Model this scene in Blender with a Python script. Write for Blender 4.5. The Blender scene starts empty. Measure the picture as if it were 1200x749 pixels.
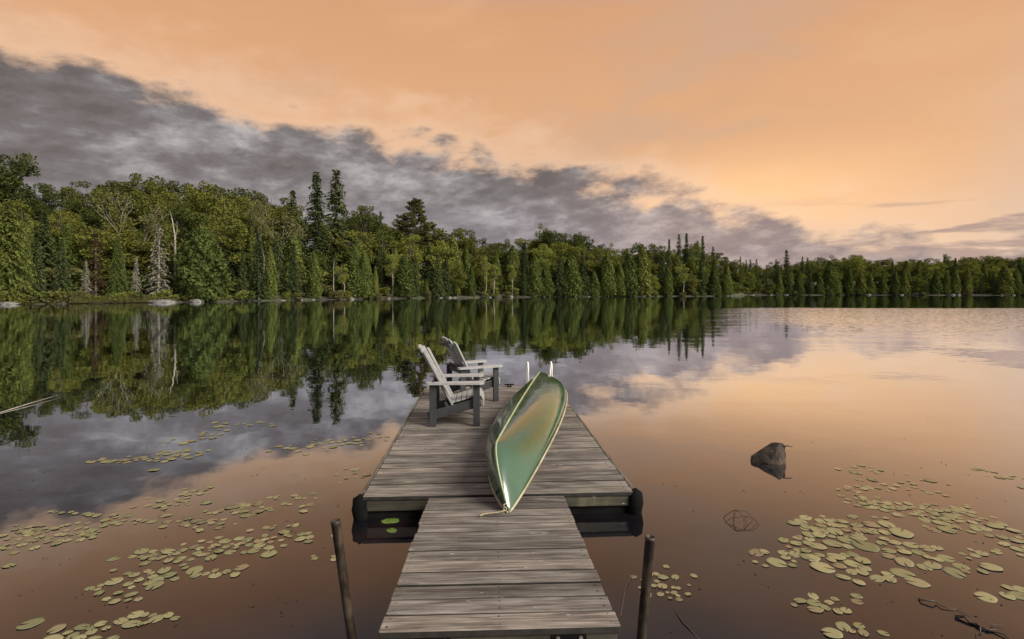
import bpy, bmesh, math, random
import numpy as np
from mathutils import Vector, Matrix, Euler

R = math.radians
rng = np.random.default_rng(7)
random.seed(7)
SC = bpy.context.scene
COL = SC.collection

# ------------------------------------------------------------------ camera
CAM_H = 1.95          # eye height above the water
F = 610.0             # focal length in pixels of a 1200 px wide picture
HOR = 341.0           # picture row of the horizon
cd = bpy.data.cameras.new('camera')
cam = bpy.data.objects.new('camera', cd)
COL.objects.link(cam)
cam.location = (0, 0, CAM_H)
cam.rotation_euler = (R(90), 0, 0)
cd.sensor_width = 36.0
cd.lens = 36.0 * F / 1200.0
cd.shift_y = -(374.5 - HOR) / 1200.0
cd.clip_start = 0.05
cd.clip_end = 6000
SC.camera = cam

# ------------------------------------------------------------------ node helper
class NT:
    def __init__(self, tree):
        self.t = tree
        self.n = tree.nodes
        self.l = tree.links
        self.n.clear()
    def new(self, typ, **kw):
        nd = self.n.new(typ)
        for k, v in kw.items():
            setattr(nd, k, v)
        return nd
    def put(self, sock, val):
        if isinstance(val, bpy.types.NodeSocket):
            self.l.new(val, sock)
        elif val is not None:
            if sock.type == 'RGBA' and len(val) == 3:
                val = (*val, 1)
            sock.default_value = val
    def m(self, op, a, b=None, c=None, clamp=False):
        nd = self.new('ShaderNodeMath', operation=op, use_clamp=clamp)
        for i, v in enumerate((a, b, c)):
            if v is not None:
                self.put(nd.inputs[i], v)
        return nd.outputs[0]
    def vm(self, op, a, b=None):
        nd = self.new('ShaderNodeVectorMath', operation=op)
        self.put(nd.inputs[0], a)
        if b is not None:
            self.put(nd.inputs[1], b)
        return nd.outputs['Value'] if op in ('DOT_PRODUCT', 'LENGTH') else nd.outputs[0]
    def sep(self, v):
        nd = self.new('ShaderNodeSeparateXYZ')
        self.put(nd.inputs[0], v)
        return nd.outputs
    def comb(self, x, y, z):
        nd = self.new('ShaderNodeCombineXYZ')
        for i, v in enumerate((x, y, z)):
            self.put(nd.inputs[i], v)
        return nd.outputs[0]
    def mix(self, f, a, b, blend='MIX'):
        nd = self.new('ShaderNodeMix', data_type='RGBA', blend_type=blend)
        self.put(nd.inputs[0], f)
        self.put(nd.inputs[6], a)
        self.put(nd.inputs[7], b)
        return nd.outputs[2]
    def noise(self, vec, scale, detail=4.0, rough=0.5, dist=0.0, color=False):
        nd = self.new('ShaderNodeTexNoise')
        self.put(nd.inputs['Vector'], vec)
        nd.inputs['Scale'].default_value = scale
        nd.inputs['Detail'].default_value = detail
        nd.inputs['Roughness'].default_value = rough
        nd.inputs['Distortion'].default_value = dist
        return nd.outputs['Color' if color else 0]
    def ramp(self, f, stops, interp='LINEAR'):
        nd = self.new('ShaderNodeValToRGB')
        cr = nd.color_ramp
        cr.interpolation = interp
        while len(cr.elements) < len(stops):
            cr.elements.new(0.5)
        for e, (p, c) in zip(cr.elements, stops):
            e.position = p
            if not hasattr(c, '__len__'):
                c = (c, c, c)
            e.color = (*c, 1) if len(c) == 3 else c
        self.put(nd.inputs[0], f)
        return nd.outputs[0]
    def smooth(self, v, a, b):
        nd = self.new('ShaderNodeMapRange', interpolation_type='SMOOTHSTEP')
        self.put(nd.inputs[0], v)
        nd.inputs[1].default_value = a
        nd.inputs[2].default_value = b
        return nd.outputs[0]

# ------------------------------------------------------------------ world
SUN_EL, SUN_AZ = 36.0, 124.0     # azimuth clockwise from +Y (the view direction)
W = bpy.data.worlds.new('World')
SC.world = W
W.use_nodes = True
w = NT(W.node_tree)
d = w.new('ShaderNodeTexCoord').outputs['Generated']
dx, dy, dz = w.sep(d)
sky = w.new('ShaderNodeTexSky', sky_type='NISHITA', sun_disc=False)
sky.sun_elevation = R(SUN_EL)
sky.sun_rotation = R(SUN_AZ)
nish = w.mix(1.0, sky.outputs[0], (0.08, 0.08, 0.08), 'MULTIPLY')
# clear evening sky: cream at the horizon, peach, then dull tan, grey-lavender overhead
el = w.m('MAXIMUM', dz, 0.0)
clear = w.ramp(el, [(0.0, (0.90, 0.66, 0.49)), (0.09, (0.90, 0.58, 0.365)), (0.2, (0.84, 0.47, 0.245)),
                    (0.34, (0.80, 0.43, 0.215)), (0.47, (0.74, 0.38, 0.19)), (0.56, (0.44, 0.38, 0.38)),
                    (0.75, (0.54, 0.53, 0.555))])
st = w.noise(w.vm('MULTIPLY', d, (1.6, 1.6, 5.0)), 1.5, 5, 0.55, 0.6)
clear = w.mix(w.m('MULTIPLY', w.smooth(st, 0.48, 0.72), 0.38), clear, (0.60, 0.39, 0.26))
clear = w.mix(w.m('MULTIPLY', w.smooth(st, 0.46, 0.26), 0.3), clear, (0.90, 0.54, 0.29))
back = w.smooth(dy, 0.15, -0.45)
big = w.noise(w.vm('MULTIPLY', d, (1.5, 1.5, 3.6)), 1.7, 3, 0.5, 0.4)
clear = w.mix(w.m('MULTIPLY', w.m('MULTIPLY', w.smooth(big, 0.46, 0.64), w.smooth(dx, -0.1, 0.3)), 0.55), clear, (0.62, 0.43, 0.31))
clear = w.mix(back, clear, w.mix(0.35, (0.60, 0.57, 0.57), nish))
clear = w.mix(w.m('MULTIPLY', w.smooth(dx, 0.62, 0.86), 0.85), clear, (0.66, 0.63, 0.60))
clear = w.mix(0.06, clear, nish)
# cloud bank: its edge is a straight line seen in perspective, higher on the left
g0 = w.m('SUBTRACT', w.m('SUBTRACT', w.m('MULTIPLY', dy, 0.252), w.m('MULTIPLY', dx, 0.226)), dz)
cv = w.vm('MULTIPLY', w.comb(dx, dy, w.m('SUBTRACT', dz, w.m('MULTIPLY', dx, 0.06))), (3.3, 3.3, 7.0))
n1 = w.noise(cv, 1.5, 8, 0.54, 0.15)
n2 = w.noise(cv, 4.2, 8, 0.62, 0.1)
n4 = w.noise(w.vm('MULTIPLY', cv, (1.0, 1.0, 1.25)), 9.5, 6, 0.6, 0.2)
n3 = w.noise(w.vm('MULTIPLY', d, (2.2, 2.2, 15.0)), 1.9, 6, 0.58, 0.3)
vo = w.new('ShaderNodeTexVoronoi', feature='SMOOTH_F1')
w.put(vo.inputs['Vector'], w.vm('ADD', cv, w.vm('MULTIPLY', w.noise(cv, 3.0, 4, 0.55, 0.0, True), (0.28, 0.28, 0.28))))
vo.inputs['Scale'].default_value = 3.4
vo.inputs['Smoothness'].default_value = 0.5
puff = w.m('SUBTRACT', 0.42, vo.outputs['Distance'])
gn = w.m('ADD', w.m('ADD', w.m('ADD', g0, w.m('MULTIPLY', puff, 0.058)), w.m('MULTIPLY', w.m('SUBTRACT', n1, 0.5), 0.17)), w.m('MULTIPLY', w.m('SUBTRACT', n2, 0.5), 0.09))
# the bank thins out to the right
thin = w.smooth(dx, 0.22, 0.62)
gn = w.m('ADD', gn, w.m('MULTIPLY', thin, 0.012))
gn = w.m('ADD', gn, w.m('MULTIPLY', w.m('SUBTRACT', n4, 0.5), 0.03))
bank = w.smooth(gn, -0.020, 0.030)
# streaks low over the right shore
sm = w.m('MULTIPLY', w.smooth(dz, 0.165, 0.10), w.smooth(dx, 0.12, 0.35))
streak = w.m('MULTIPLY', w.smooth(w.m('ADD', n3, w.m('MULTIPLY', w.smooth(dz, 0.14, 0.03), 0.14)), 0.50, 0.60), sm)
streak = w.m('MULTIPLY', streak, 0.85)
shade = w.m('ADD', w.m('ADD', w.m('MULTIPLY', n1, 0.42), w.m('MULTIPLY', n2, 0.36)), w.m('MULTIPLY', n4, 0.22))
shade = w.m('ADD', shade, w.m('MULTIPLY', puff, -0.13))
ccol = w.ramp(shade, [(0.38, (0.47, 0.445, 0.44)), (0.455, (0.30, 0.28, 0.288)), (0.525, (0.19, 0.175, 0.18)), (0.62, (0.13, 0.118, 0.118))])
low = w.smooth(dz, 0.22, 0.06)
ccol = w.mix(w.m('MULTIPLY', low, 0.6), ccol, w.mix(w.smooth(n2, 0.40, 0.60), (0.42, 0.385, 0.43), (0.26, 0.24, 0.275)))
warm = w.smooth(dx, -0.05, 0.45)
ccol = w.mix(w.m('MULTIPLY', warm, 0.5), ccol, w.mix(w.smooth(shade, 0.36, 0.56), (0.80, 0.58, 0.44), (0.43, 0.30, 0.265)))
glow = w.m('MULTIPLY', w.smooth(w.m('ABSOLUTE', w.m('SUBTRACT', dx, 0.40)), 0.34, 0.0), w.smooth(w.m('ABSOLUTE', w.m('SUBTRACT', dz, 0.15)), 0.13, 0.0))
clear = w.mix(w.m('MULTIPLY', glow, 0.6), clear, (1.30, 0.76, 0.36))
rim = w.m('MULTIPLY', w.smooth(gn, -0.05, 0.0), w.smooth(gn, 0.05, 0.0))
skyc = w.mix(w.m('MULTIPLY', w.smooth(gn, -0.09, 0.005), 0.45), clear, (0.95, 0.68, 0.49))
skyc = w.mix(streak, skyc, (0.44, 0.315, 0.275))
skyc = w.mix(w.m('MULTIPLY', bank, 0.97), skyc, ccol)
skyc = w.mix(w.smooth(dz, 0.0, -0.02), skyc, (0.05, 0.045, 0.04))
bg = w.new('ShaderNodeBackground')
w.put(bg.inputs[0], skyc)
bg.inputs[1].default_value = 0.73
wo = w.new('ShaderNodeOutputWorld')
w.l.new(bg.outputs[0], wo.inputs[0])

# ------------------------------------------------------------------ sun
sd = bpy.data.lights.new('sun', 'SUN')
sd.energy = 4.9
sd.angle = R(26)
sd.color = (1.0, 0.90, 0.76)
sun = bpy.data.objects.new('sun', sd)
COL.objects.link(sun)
sv = Vector((math.sin(R(SUN_AZ)) * math.cos(R(SUN_EL)), math.cos(R(SUN_AZ)) * math.cos(R(SUN_EL)), math.sin(R(SUN_EL))))
sun.rotation_euler = sv.to_track_quat('Z', 'Y').to_euler()
sun.location = sv * 50

SC.view_settings.view_transform = 'Standard'
SC.view_settings.look = 'None'
SC.view_settings.exposure = 0.45
SC.view_settings.gamma = 1.0
SC.view_settings.use_curve_mapping = False
SC.cycles.max_bounces = 6
SC.cycles.transparent_max_bounces = 4
SC.cycles.diffuse_bounces = 2
SC.cycles.glossy_bounces = 3
SC.cycles.sample_clamp_indirect = 4.0

# ------------------------------------------------------------------ picture <-> place
def at(px, py, z=0.0):
    """the point at height z that the photograph shows at (px, py)"""
    Y = (CAM_H - z) * F / (py - HOR)
    return Vector(((px - 600) * Y / F, Y, z))
def wx(px, Y):
    return (px - 600) * Y / F
def wz(py, Y):
    return CAM_H - (py - HOR) * Y / F

# ------------------------------------------------------------------ object helpers
def tag(o, label=None, cat=None, group=None, kind=None):
    if label: o['label'] = label
    if cat: o['category'] = cat
    if group: o['group'] = group
    if kind: o['kind'] = kind
    return o
def empty(name, loc=(0, 0, 0), rz=0.0, label=None, cat=None, group=None):
    o = bpy.data.objects.new(name, None)
    o.empty_display_size = 0.2
    COL.objects.link(o)
    o.location = loc
    o.rotation_euler = (0, 0, rz)
    return tag(o, label, cat, group)
def link(name, me, mat=None, parent=None, loc=None):
    o = bpy.data.objects.new(name, me)
    COL.objects.link(o)
    if mat is not None and not me.materials:
        me.materials.append(mat)
    if parent is not None:
        o.parent = parent
    if loc is not None:
        o.location = loc
    return o

class MB:
    """collects shapes and links them as ONE mesh object"""
    def __init__(self):
        self.v, self.f, self.a = [], [], []
    def add(self, vs, fs, attr=0.0):
        o = len(self.v)
        self.v += [tuple(p) for p in vs]
        self.f += [tuple(i + o for i in q) for q in fs]
        self.a += [attr] * len(vs)
    def box(self, c, s, bev=0.0, rot=None, attr=0.0):
        bm = bmesh.new()
        bmesh.ops.create_cube(bm, size=1.0)
        for v in bm.verts:
            v.co = Vector((v.co.x * s[0], v.co.y * s[1], v.co.z * s[2]))
        if bev > 0:
            bmesh.ops.bevel(bm, geom=list(bm.edges), offset=bev, segments=2, affect='EDGES', profile=0.6)
        M = rot.to_matrix() if rot is not None else Matrix.Identity(3)
        c = Vector(c)
        bm.verts.ensure_lookup_table()
        self.add([M @ v.co + c for v in bm.verts], [[v.index for v in f.verts] for f in bm.faces], attr)
        bm.free()
    def tube(self, pts, rad, n=8, cap=True, attr=0.0):
        pts = [Vector(p) for p in pts]
        if not hasattr(rad, '__len__'):
            rad = [rad] * len(pts)
        vs, fs = [], []
        up = Vector((0.31, 0.17, 0.93))
        for i, p in enumerate(pts):
            t = (pts[min(i + 1, len(pts) - 1)] - pts[max(i - 1, 0)]).normalized()
            a = t.cross(up)
            if a.length < 1e-3:
                a = t.cross(Vector((1, 0, 0)))
            a.normalize()
            b = t.cross(a).normalized()
            for k in range(n):
                an = 2 * math.pi * k / n
                vs.append(p + (a * math.cos(an) + b * math.sin(an)) * rad[i])
        for i in range(len(pts) - 1):
            for k in range(n):
                k2 = (k + 1) % n
                fs.append((i * n + k, i * n + k2, (i + 1) * n + k2, (i + 1) * n + k))
        if cap:
            fs.append(tuple(range(n - 1, -1, -1)))
            fs.append(tuple((len(pts) - 1) * n + k for k in range(n)))
        self.add(vs, fs, attr)
    def mesh(self, name, mat=None, smooth=False):
        me = bpy.data.meshes.new(name)
        me.from_pydata(self.v, [], self.f)
        at_ = me.attributes.new('rnd', 'FLOAT', 'POINT')
        at_.data.foreach_set('value', np.array(self.a, dtype=np.float32))
        if smooth:
            me.polygons.foreach_set('use_smooth', [True] * len(me.polygons))
        if mat is not None:
            me.materials.append(mat)
        me.update()
        return me
    def build(self, name, mat, parent=None, smooth=False):
        return link(name, self.mesh(name, mat, smooth), None, parent)

# ------------------------------------------------------------------ materials
def mat(name):
    m = bpy.data.materials.new(name)
    m.use_nodes = True
    return m, NT(m.node_tree)
def out(t, shader):
    o = t.new('ShaderNodeOutputMaterial')
    t.l.new(shader, o.inputs[0])
def princ(t, base, rough=0.5, **kw):
    p = t.new('ShaderNodeBsdfPrincipled')
    t.put(p.inputs['Base Color'], base)
    t.put(p.inputs['Roughness'], rough)
    for k, v in kw.items():
        t.put(p.inputs[k.replace('_', ' ')], v)
    return p
def simple(name, c1, c2, scale, rough=0.6, bump=0.0, **kw):
    m, t = mat(name)
    co = t.new('ShaderNodeTexCoord').outputs['Object']
    n = t.noise(co, scale, 6, 0.6)
    col = t.mix(t.smooth(n, 0.35, 0.65), c1, c2)
    p = princ(t, col, rough, **kw)
    if bump:
        b = t.new('ShaderNodeBump')
        b.inputs['Strength'].default_value = bump
        b.inputs['Distance'].default_value = 0.02
        t.l.new(n, b.inputs['Height'])
        t.l.new(b.outputs[0], p.inputs['Normal'])
    out(t, p.outputs[0])
    return m

def leaf_mat(name, cols, trans=0.25):
    """foliage: hue differs from tree to tree and from clump to clump"""
    m, t = mat(name)
    rnd = t.new('ShaderNodeObjectInfo').outputs['Random']
    a = t.new('ShaderNodeAttribute', attribute_name='rnd').outputs['Fac']
    f = t.m('ADD', t.m('MULTIPLY', rnd, 0.6), t.m('MULTIPLY', a, 0.4))
    k = len(cols)
    col = t.ramp(f, [(0.1 + 0.8 * i / max(1, k - 1), c) for i, c in enumerate(cols)])
    dif = t.new('ShaderNodeBsdfDiffuse')
    t.put(dif.inputs[0], col)
    tr = t.new('ShaderNodeBsdfTranslucent')
    t.put(tr.inputs[0], t.mix(1.0, col, (1.0, 1.05, 0.5), 'MULTIPLY'))
    ms = t.new('ShaderNodeMixShader')
    ms.inputs[0].default_value = trans
    t.l.new(dif.outputs[0], ms.inputs[1])
    t.l.new(tr.outputs[0], ms.inputs[2])
    out(t, ms.outputs[0])
    return m

M = {}
M['spruce'] = leaf_mat('spruce needles', [(0.036, 0.049, 0.023), (0.060, 0.078, 0.032), (0.094, 0.110, 0.041)], 0.1)
M['cedar'] = leaf_mat('cedar sprays', [(0.049, 0.067, 0.022), (0.087, 0.108, 0.029), (0.137, 0.148, 0.040)], 0.15)
M['broad'] = leaf_mat('broad leaves', [(0.055, 0.071, 0.022), (0.092, 0.106, 0.026), (0.138, 0.138, 0.032), (0.098, 0.117, 0.032)], 0.28)
M['broad_dark'] = leaf_mat('dark broad leaves', [(0.041, 0.052, 0.017), (0.061, 0.073, 0.021), (0.088, 0.093, 0.024)], 0.25)
M['birch_leaf'] = leaf_mat('birch leaves', [(0.125, 0.148, 0.034), (0.165, 0.178, 0.040), (0.150, 0.178, 0.046)], 0.3)
M['pine'] = leaf_mat('pine needles', [(0.060, 0.062, 0.020), (0.080, 0.076, 0.022)], 0.15)
M['grey_needle'] = leaf_mat('dry grey twigs', [(0.16, 0.155, 0.125), (0.21, 0.20, 0.165)], 0.1)
M['red_needle'] = leaf_mat('dead red needles', [(0.045, 0.026, 0.018), (0.072, 0.040, 0.026)], 0.1)
M['sparse'] = leaf_mat('thin olive leaves', [(0.105, 0.10, 0.04), (0.12, 0.118, 0.05)], 0.3)
M['bark'] = simple('grey bark', (0.045, 0.037, 0.028), (0.10, 0.085, 0.065), 3.0, 0.9)
M['pale_bark'] = simple('pale bark', (0.12, 0.11, 0.09), (0.28, 0.255, 0.21), 1.6, 0.8)
M['grey_wood'] = simple('dead grey wood', (0.20, 0.185, 0.155), (0.34, 0.32, 0.27), 2.0, 0.9)
M['boulder'] = simple('lake boulder', (0.045, 0.043, 0.039), (0.15, 0.143, 0.132), 2.2, 0.85, 0.4)
M['drift'] = simple('bleached driftwood', (0.14, 0.125, 0.10), (0.25, 0.23, 0.19), 4.0, 0.85)

def terrain_mat():
    m, t = mat('forest floor')
    co = t.new('ShaderNodeNewGeometry').outputs['Position']
    n = t.noise(co, 0.6, 6, 0.6)
    n2 = t.noise(co, 0.12, 3, 0.5)
    c = t.mix(t.smooth(n, 0.35, 0.65), (0.022, 0.020, 0.012), (0.046, 0.046, 0.020))
    z = t.sep(co)[2]
    c = t.mix(t.smooth(z, 0.42, 0.12), c, t.mix(t.smooth(n, 0.4, 0.6), (0.016, 0.014, 0.010), (0.036, 0.031, 0.023)))
    c = t.mix(t.m('MULTIPLY', t.smooth(n2, 0.5, 0.6), 0.5), c, (0.038, 0.052, 0.016))
    out(t, princ(t, c, 0.95).outputs[0])
    return m
M['terrain'] = terrain_mat()

def water_mat():
    m, t = mat('lake water')
    ge = t.new('ShaderNodeNewGeometry')
    P = ge.outputs['Position']
    x, y, z = t.sep(P)
    # calm water with faint swell; a breeze ruffles the open lake on the right
    wob = t.noise(t.vm('MULTIPLY', P, (0.05, 0.10, 0.0)), 1.0, 4, 0.6)
    wob2 = t.noise(t.vm('MULTIPLY', P, (0.10, 0.55, 0.0)), 1.0, 4, 0.6)
    yy = t.m('ADD', y, t.m('MULTIPLY', t.m('SUBTRACT', wob2, 0.5), 22.0))
    ruff = t.m('MULTIPLY', t.smooth(yy, 15.0, 36.0), t.smooth(t.m('ADD', y, t.m('MULTIPLY', t.m('SUBTRACT', wob, 0.5), 12.0)), 62.0, 56.0))
    side = t.m('SUBTRACT', x, t.m('MULTIPLY', y, 0.36))
    side = t.m('ADD', side, t.m('MULTIPLY', t.m('SUBTRACT', wob2, 0.5), 12.0))
    ruff = t.m('MULTIPLY', ruff, t.smooth(side, -3.0, 9.0))
    a1 = t.noise(t.vm('MULTIPLY', P, (0.7, 1.3, 1.0)), 1.0, 3, 0.5, 0.4, True)
    a2 = t.noise(t.vm('MULTIPLY', P, (3.0, 6.0, 1.0)), 1.0, 2, 0.5, 0.3, True)
    a3 = t.noise(t.vm('MULTIPLY', P, (2.2, 9.0, 1.0)), 1.0, 3, 0.6, 0.3, True)
    half = (0.5, 0.5, 0.5)
    near = t.smooth(y, 16.0, 3.0)
    amp2 = t.m('ADD', 0.007, t.m('MULTIPLY', t.smooth(y, 5.0, 40.0), 0.020))
    s1 = t.vm('MULTIPLY', t.vm('SUBTRACT', a1, half), t.comb(0.012, 0.012, 0.0))
    s2 = t.vm('MULTIPLY', t.vm('SUBTRACT', a2, half), t.comb(amp2, amp2, 0.0))
    ra = t.m('MULTIPLY', ruff, 0.55)
    s3 = t.vm('MULTIPLY', t.vm('SUBTRACT', a3, half), t.comb(t.m('MULTIPLY', ra, 0.4), ra, 0.0))
    q = t.sep(s3)      # at grazing view the wavelet faces turned to the viewer are the ones seen
    s3 = t.comb(q[0], t.m('MULTIPLY', t.m('ABSOLUTE', q[1]), -1.0), 0.0)
    nrm = t.vm('NORMALIZE', t.vm('ADD', t.vm('ADD', t.vm('ADD', s1, s2), s3), (0, 0, 1)))
    # reflectance rises towards grazing view
    c = t.m('ABSOLUTE', t.vm('DOT_PRODUCT', ge.outputs['Incoming'], nrm))
    cc = t.m('DIVIDE', c, 0.38)
    fa = t.m('EXPONENT', t.m('MULTIPLY', t.m('MULTIPLY', cc, cc), -1.0))
    fb = t.m('DIVIDE', 1.0, t.m('ADD', 1.0, t.m('POWER', t.m('DIVIDE', c, 0.26), 5.0)))
    fr = t.m('ADD', t.m('MULTIPLY', fa, 0.40), t.m('MULTIPLY', fb, 0.57))
    fr = t.m('ADD', 0.02, fr, clamp=True)
    gl = t.new('ShaderNodeBsdfGlossy')
    t.put(gl.inputs['Color'], (0.89, 0.935, 1.0))
    gl.inputs['Roughness'].default_value = 0.02
    t.l.new(nrm, gl.inputs['Normal'])
    di = t.new('ShaderNodeBsdfDiffuse')
    bn = t.noise(P, 0.9, 5, 0.6, 0.5)
    t.put(di.inputs[0], t.mix(t.smooth(bn, 0.4, 0.7), (0.005, 0.0045, 0.0065), (0.014, 0.0085, 0.0085)))
    ms = t.new('ShaderNodeMixShader')
    t.l.new(fr, ms.inputs[0])
    t.l.new(di.outputs[0], ms.inputs[1])
    t.l.new(gl.outputs[0], ms.inputs[2])
    out(t, ms.outputs[0])
    return m
M['water'] = water_mat()

def wood_mat(name, dark, mid, light, along=0):
    """weathered boards: grain runs along one axis, each board its own tone"""
    m, t = mat(name)
    co = t.new('ShaderNodeTexCoord').outputs['Object']
    a = t.new('ShaderNodeAttribute', attribute_name='rnd').outputs['Fac']
    off = t.comb(t.m('MULTIPLY', a, 31.7), t.m('MULTIPLY', a, 17.3), t.m('MULTIPLY', a, 11.0))
    st = [58.0, 58.0, 58.0]; st[along] = 1.9
    st2 = [150.0, 150.0, 150.0]; st2[along] = 5.0
    st3 = [15.0, 15.0, 15.0]; st3[along] = 3.0
    g1 = t.noise(t.vm('ADD', t.vm('MULTIPLY', co, tuple(st)), off), 1.0, 5, 0.6, 0.5)
    g2 = t.noise(t.vm('ADD', t.vm('MULTIPLY', co, tuple(st2)), off), 1.0, 3, 0.6, 0.2)
    g3 = t.noise(t.vm('ADD', t.vm('MULTIPLY', co, tuple(st3)), off), 1.0, 4, 0.55, 0.4)
    g = t.m('ADD', t.m('ADD', t.m('MULTIPLY', g1, 0.4), t.m('MULTIPLY', g2, 0.28)), t.m('MULTIPLY', g3, 0.32))
    col = t.ramp(g, [(0.37, dark), (0.475, mid), (0.61, light)])
    tone = t.ramp(t.m('FRACT', t.m('MULTIPLY', a, 7.77)), [(0.0, (0.62, 0.60, 0.58)), (0.35, (0.88, 0.86, 0.84)), (0.7, (1.0, 0.98, 0.96)), (1.0, (1.18, 1.12, 1.06))])
    col = t.mix(1.0, col, tone, 'MULTIPLY')
    # knots
    ks = [7.5, 7.5, 7.5]; ks[along] = 2.6
    vo = t.new('ShaderNodeTexVoronoi')
    t.put(vo.inputs['Vector'], t.vm('ADD', t.vm('MULTIPLY', co, tuple(ks)), off))
    vo.inputs['Scale'].default_value = 1.0
    kn = t.m('MULTIPLY', t.smooth(vo.outputs['Distance'], 0.10, 0.05), t.smooth(t.sep(vo.outputs['Color'])[0], 0.62, 0.66))
    halo = t.m('MULTIPLY', t.smooth(vo.outputs['Distance'], 0.24, 0.10), t.smooth(t.sep(vo.outputs['Color'])[0], 0.62, 0.66))
    col = t.mix(t.m('MULTIPLY', halo, 0.55), col, light)
    col = t.mix(t.m('MULTIPLY', kn, 0.8), col, dark)
    sp = t.noise(t.vm('ADD', t.vm('MULTIPLY', co, (16.0, 34.0, 34.0) if along == 0 else (34.0, 16.0, 34.0)), off), 1.0, 2, 0.5)
    col = t.mix(t.m('MULTIPLY', t.smooth(sp, 0.73, 0.78), 0.55), col, (0.38, 0.37, 0.35))
    # lichen and green damp stains
    ln = t.noise(co, 2.3, 5, 0.65, 0.6)
    col = t.mix(t.m('MULTIPLY', t.smooth(ln, 0.56, 0.74), 0.35), col, (0.16, 0.15, 0.085))
    rough = t.m('ADD', 0.50, t.m('MULTIPLY', g3, 0.4))
    p = princ(t, col, rough)
    b = t.new('ShaderNodeBump')
    b.inputs['Strength'].default_value = 0.55
    b.inputs['Distance'].default_value = 0.004
    t.l.new(g, b.inputs['Height'])
    t.l.new(b.outputs[0], p.inputs['Normal'])
    out(t, p.outputs[0])
    return m
M['deck'] = wood_mat('weathered deck boards', (0.022, 0.018, 0.016), (0.098, 0.087, 0.080), (0.235, 0.218, 0.205), 0)
M['edge_shade'] = simple('shaded board edge', (0.006, 0.005, 0.004), (0.018, 0.015, 0.012), 12, 0.9)  # near-black board sides: the shade of the gaps put into the colour
M['beam'] = wood_mat('damp timber beam', (0.012, 0.011, 0.008), (0.030, 0.027, 0.018), (0.060, 0.055, 0.036), 0)
M['beam_y'] = wood_mat('damp timber stringer', (0.022, 0.018, 0.014), (0.07, 0.06, 0.045), (0.13, 0.115, 0.09), 1)
M['rubber'] = simple('black rubber', (0.003, 0.003, 0.003), (0.006, 0.006, 0.006), 9, 0.9, 0, **{'Specular_IOR_Level': 0.08})
M['plasticlumber'] = simple('shaded slate plastic lumber', (0.026, 0.028, 0.031), (0.036, 0.038, 0.042), 14, 0.42, 0.05)  # chair frame: shade on its sides put into a darker base colour
M['slat'] = simple('lit slate plastic slats', (0.25, 0.253, 0.258), (0.31, 0.313, 0.316), 14, 0.42, 0.05)  # arms, seat and back: light falling on them put into a paler colour
M['steel'] = simple('galvanised steel', (0.30, 0.30, 0.30), (0.42, 0.42, 0.42), 30, 0.4, 0, Metallic=0.8)
M['nail'] = simple('rusted nail', (0.03, 0.022, 0.018), (0.09, 0.07, 0.06), 30, 0.7)
M['rail'] = simple('white painted tube', (0.62, 0.62, 0.60), (0.72, 0.72, 0.70), 10, 0.3)
M['rope'] = simple('tan rope', (0.20, 0.17, 0.105), (0.30, 0.26, 0.17), 60, 0.9)
M['trim'] = simple('pale gunwale', (0.22, 0.20, 0.13), (0.34, 0.31, 0.22), 6, 0.35)
M['keel'] = simple('cream keel strip', (0.22, 0.27, 0.14), (0.32, 0.36, 0.21), 6, 0.35)
M['rock'] = simple('dark rock', (0.009, 0.006, 0.005), (0.048, 0.032, 0.022), 7.0, 0.9, 1.0)
M['wet_wood'] = simple('wet dead wood', (0.016, 0.012, 0.009), (0.06, 0.046, 0.033), 30, 0.5, 0.4)
M['stem'] = simple('reddish stem', (0.035, 0.016, 0.010), (0.06, 0.03, 0.018), 20, 0.7)
M['twig'] = simple('wet twig', (0.012, 0.009, 0.007), (0.03, 0.022, 0.016), 20, 0.8)
M['canoe_in'] = simple('canoe lining', (0.10, 0.095, 0.07), (0.14, 0.13, 0.10), 5, 0.6)

def canoe_mat():
    m, t = mat('glossy green hull')
    co = t.new('ShaderNodeTexCoord').outputs['Object']
    n = t.noise(co, 1.6, 4, 0.5)
    col = t.mix(t.smooth(n, 0.3, 0.7), (0.006, 0.046, 0.014), (0.011, 0.066, 0.021))
    sc = t.noise(t.vm('MULTIPLY', co, (46, 2.0, 46)), 1.0, 5, 0.65)
    col = t.mix(t.m('MULTIPLY', t.smooth(sc, 0.58, 0.70), 0.28), col, (0.09, 0.15, 0.085))
    p = princ(t, col, t.m('ADD', 0.17, t.m('MULTIPLY', t.smooth(n, 0.35, 0.7), 0.09)), IOR=2.35)
    t.put(p.inputs['Coat Weight'], 0.7)
    t.put(p.inputs['Coat Roughness'], 0.09)
    t.put(p.inputs['Coat IOR'], 1.5)
    b = t.new('ShaderNodeBump')
    b.inputs['Strength'].default_value = 0.25
    b.inputs['Distance'].default_value = 0.02
    t.l.new(t.noise(co, 3.2, 2, 0.4), b.inputs['Height'])
    t.l.new(b.outputs[0], p.inputs['Normal'])
    t.l.new(b.outputs[0], p.inputs['Coat Normal'])
    out(t, p.outputs[0])
    return m
M['hull'] = canoe_mat()

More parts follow.
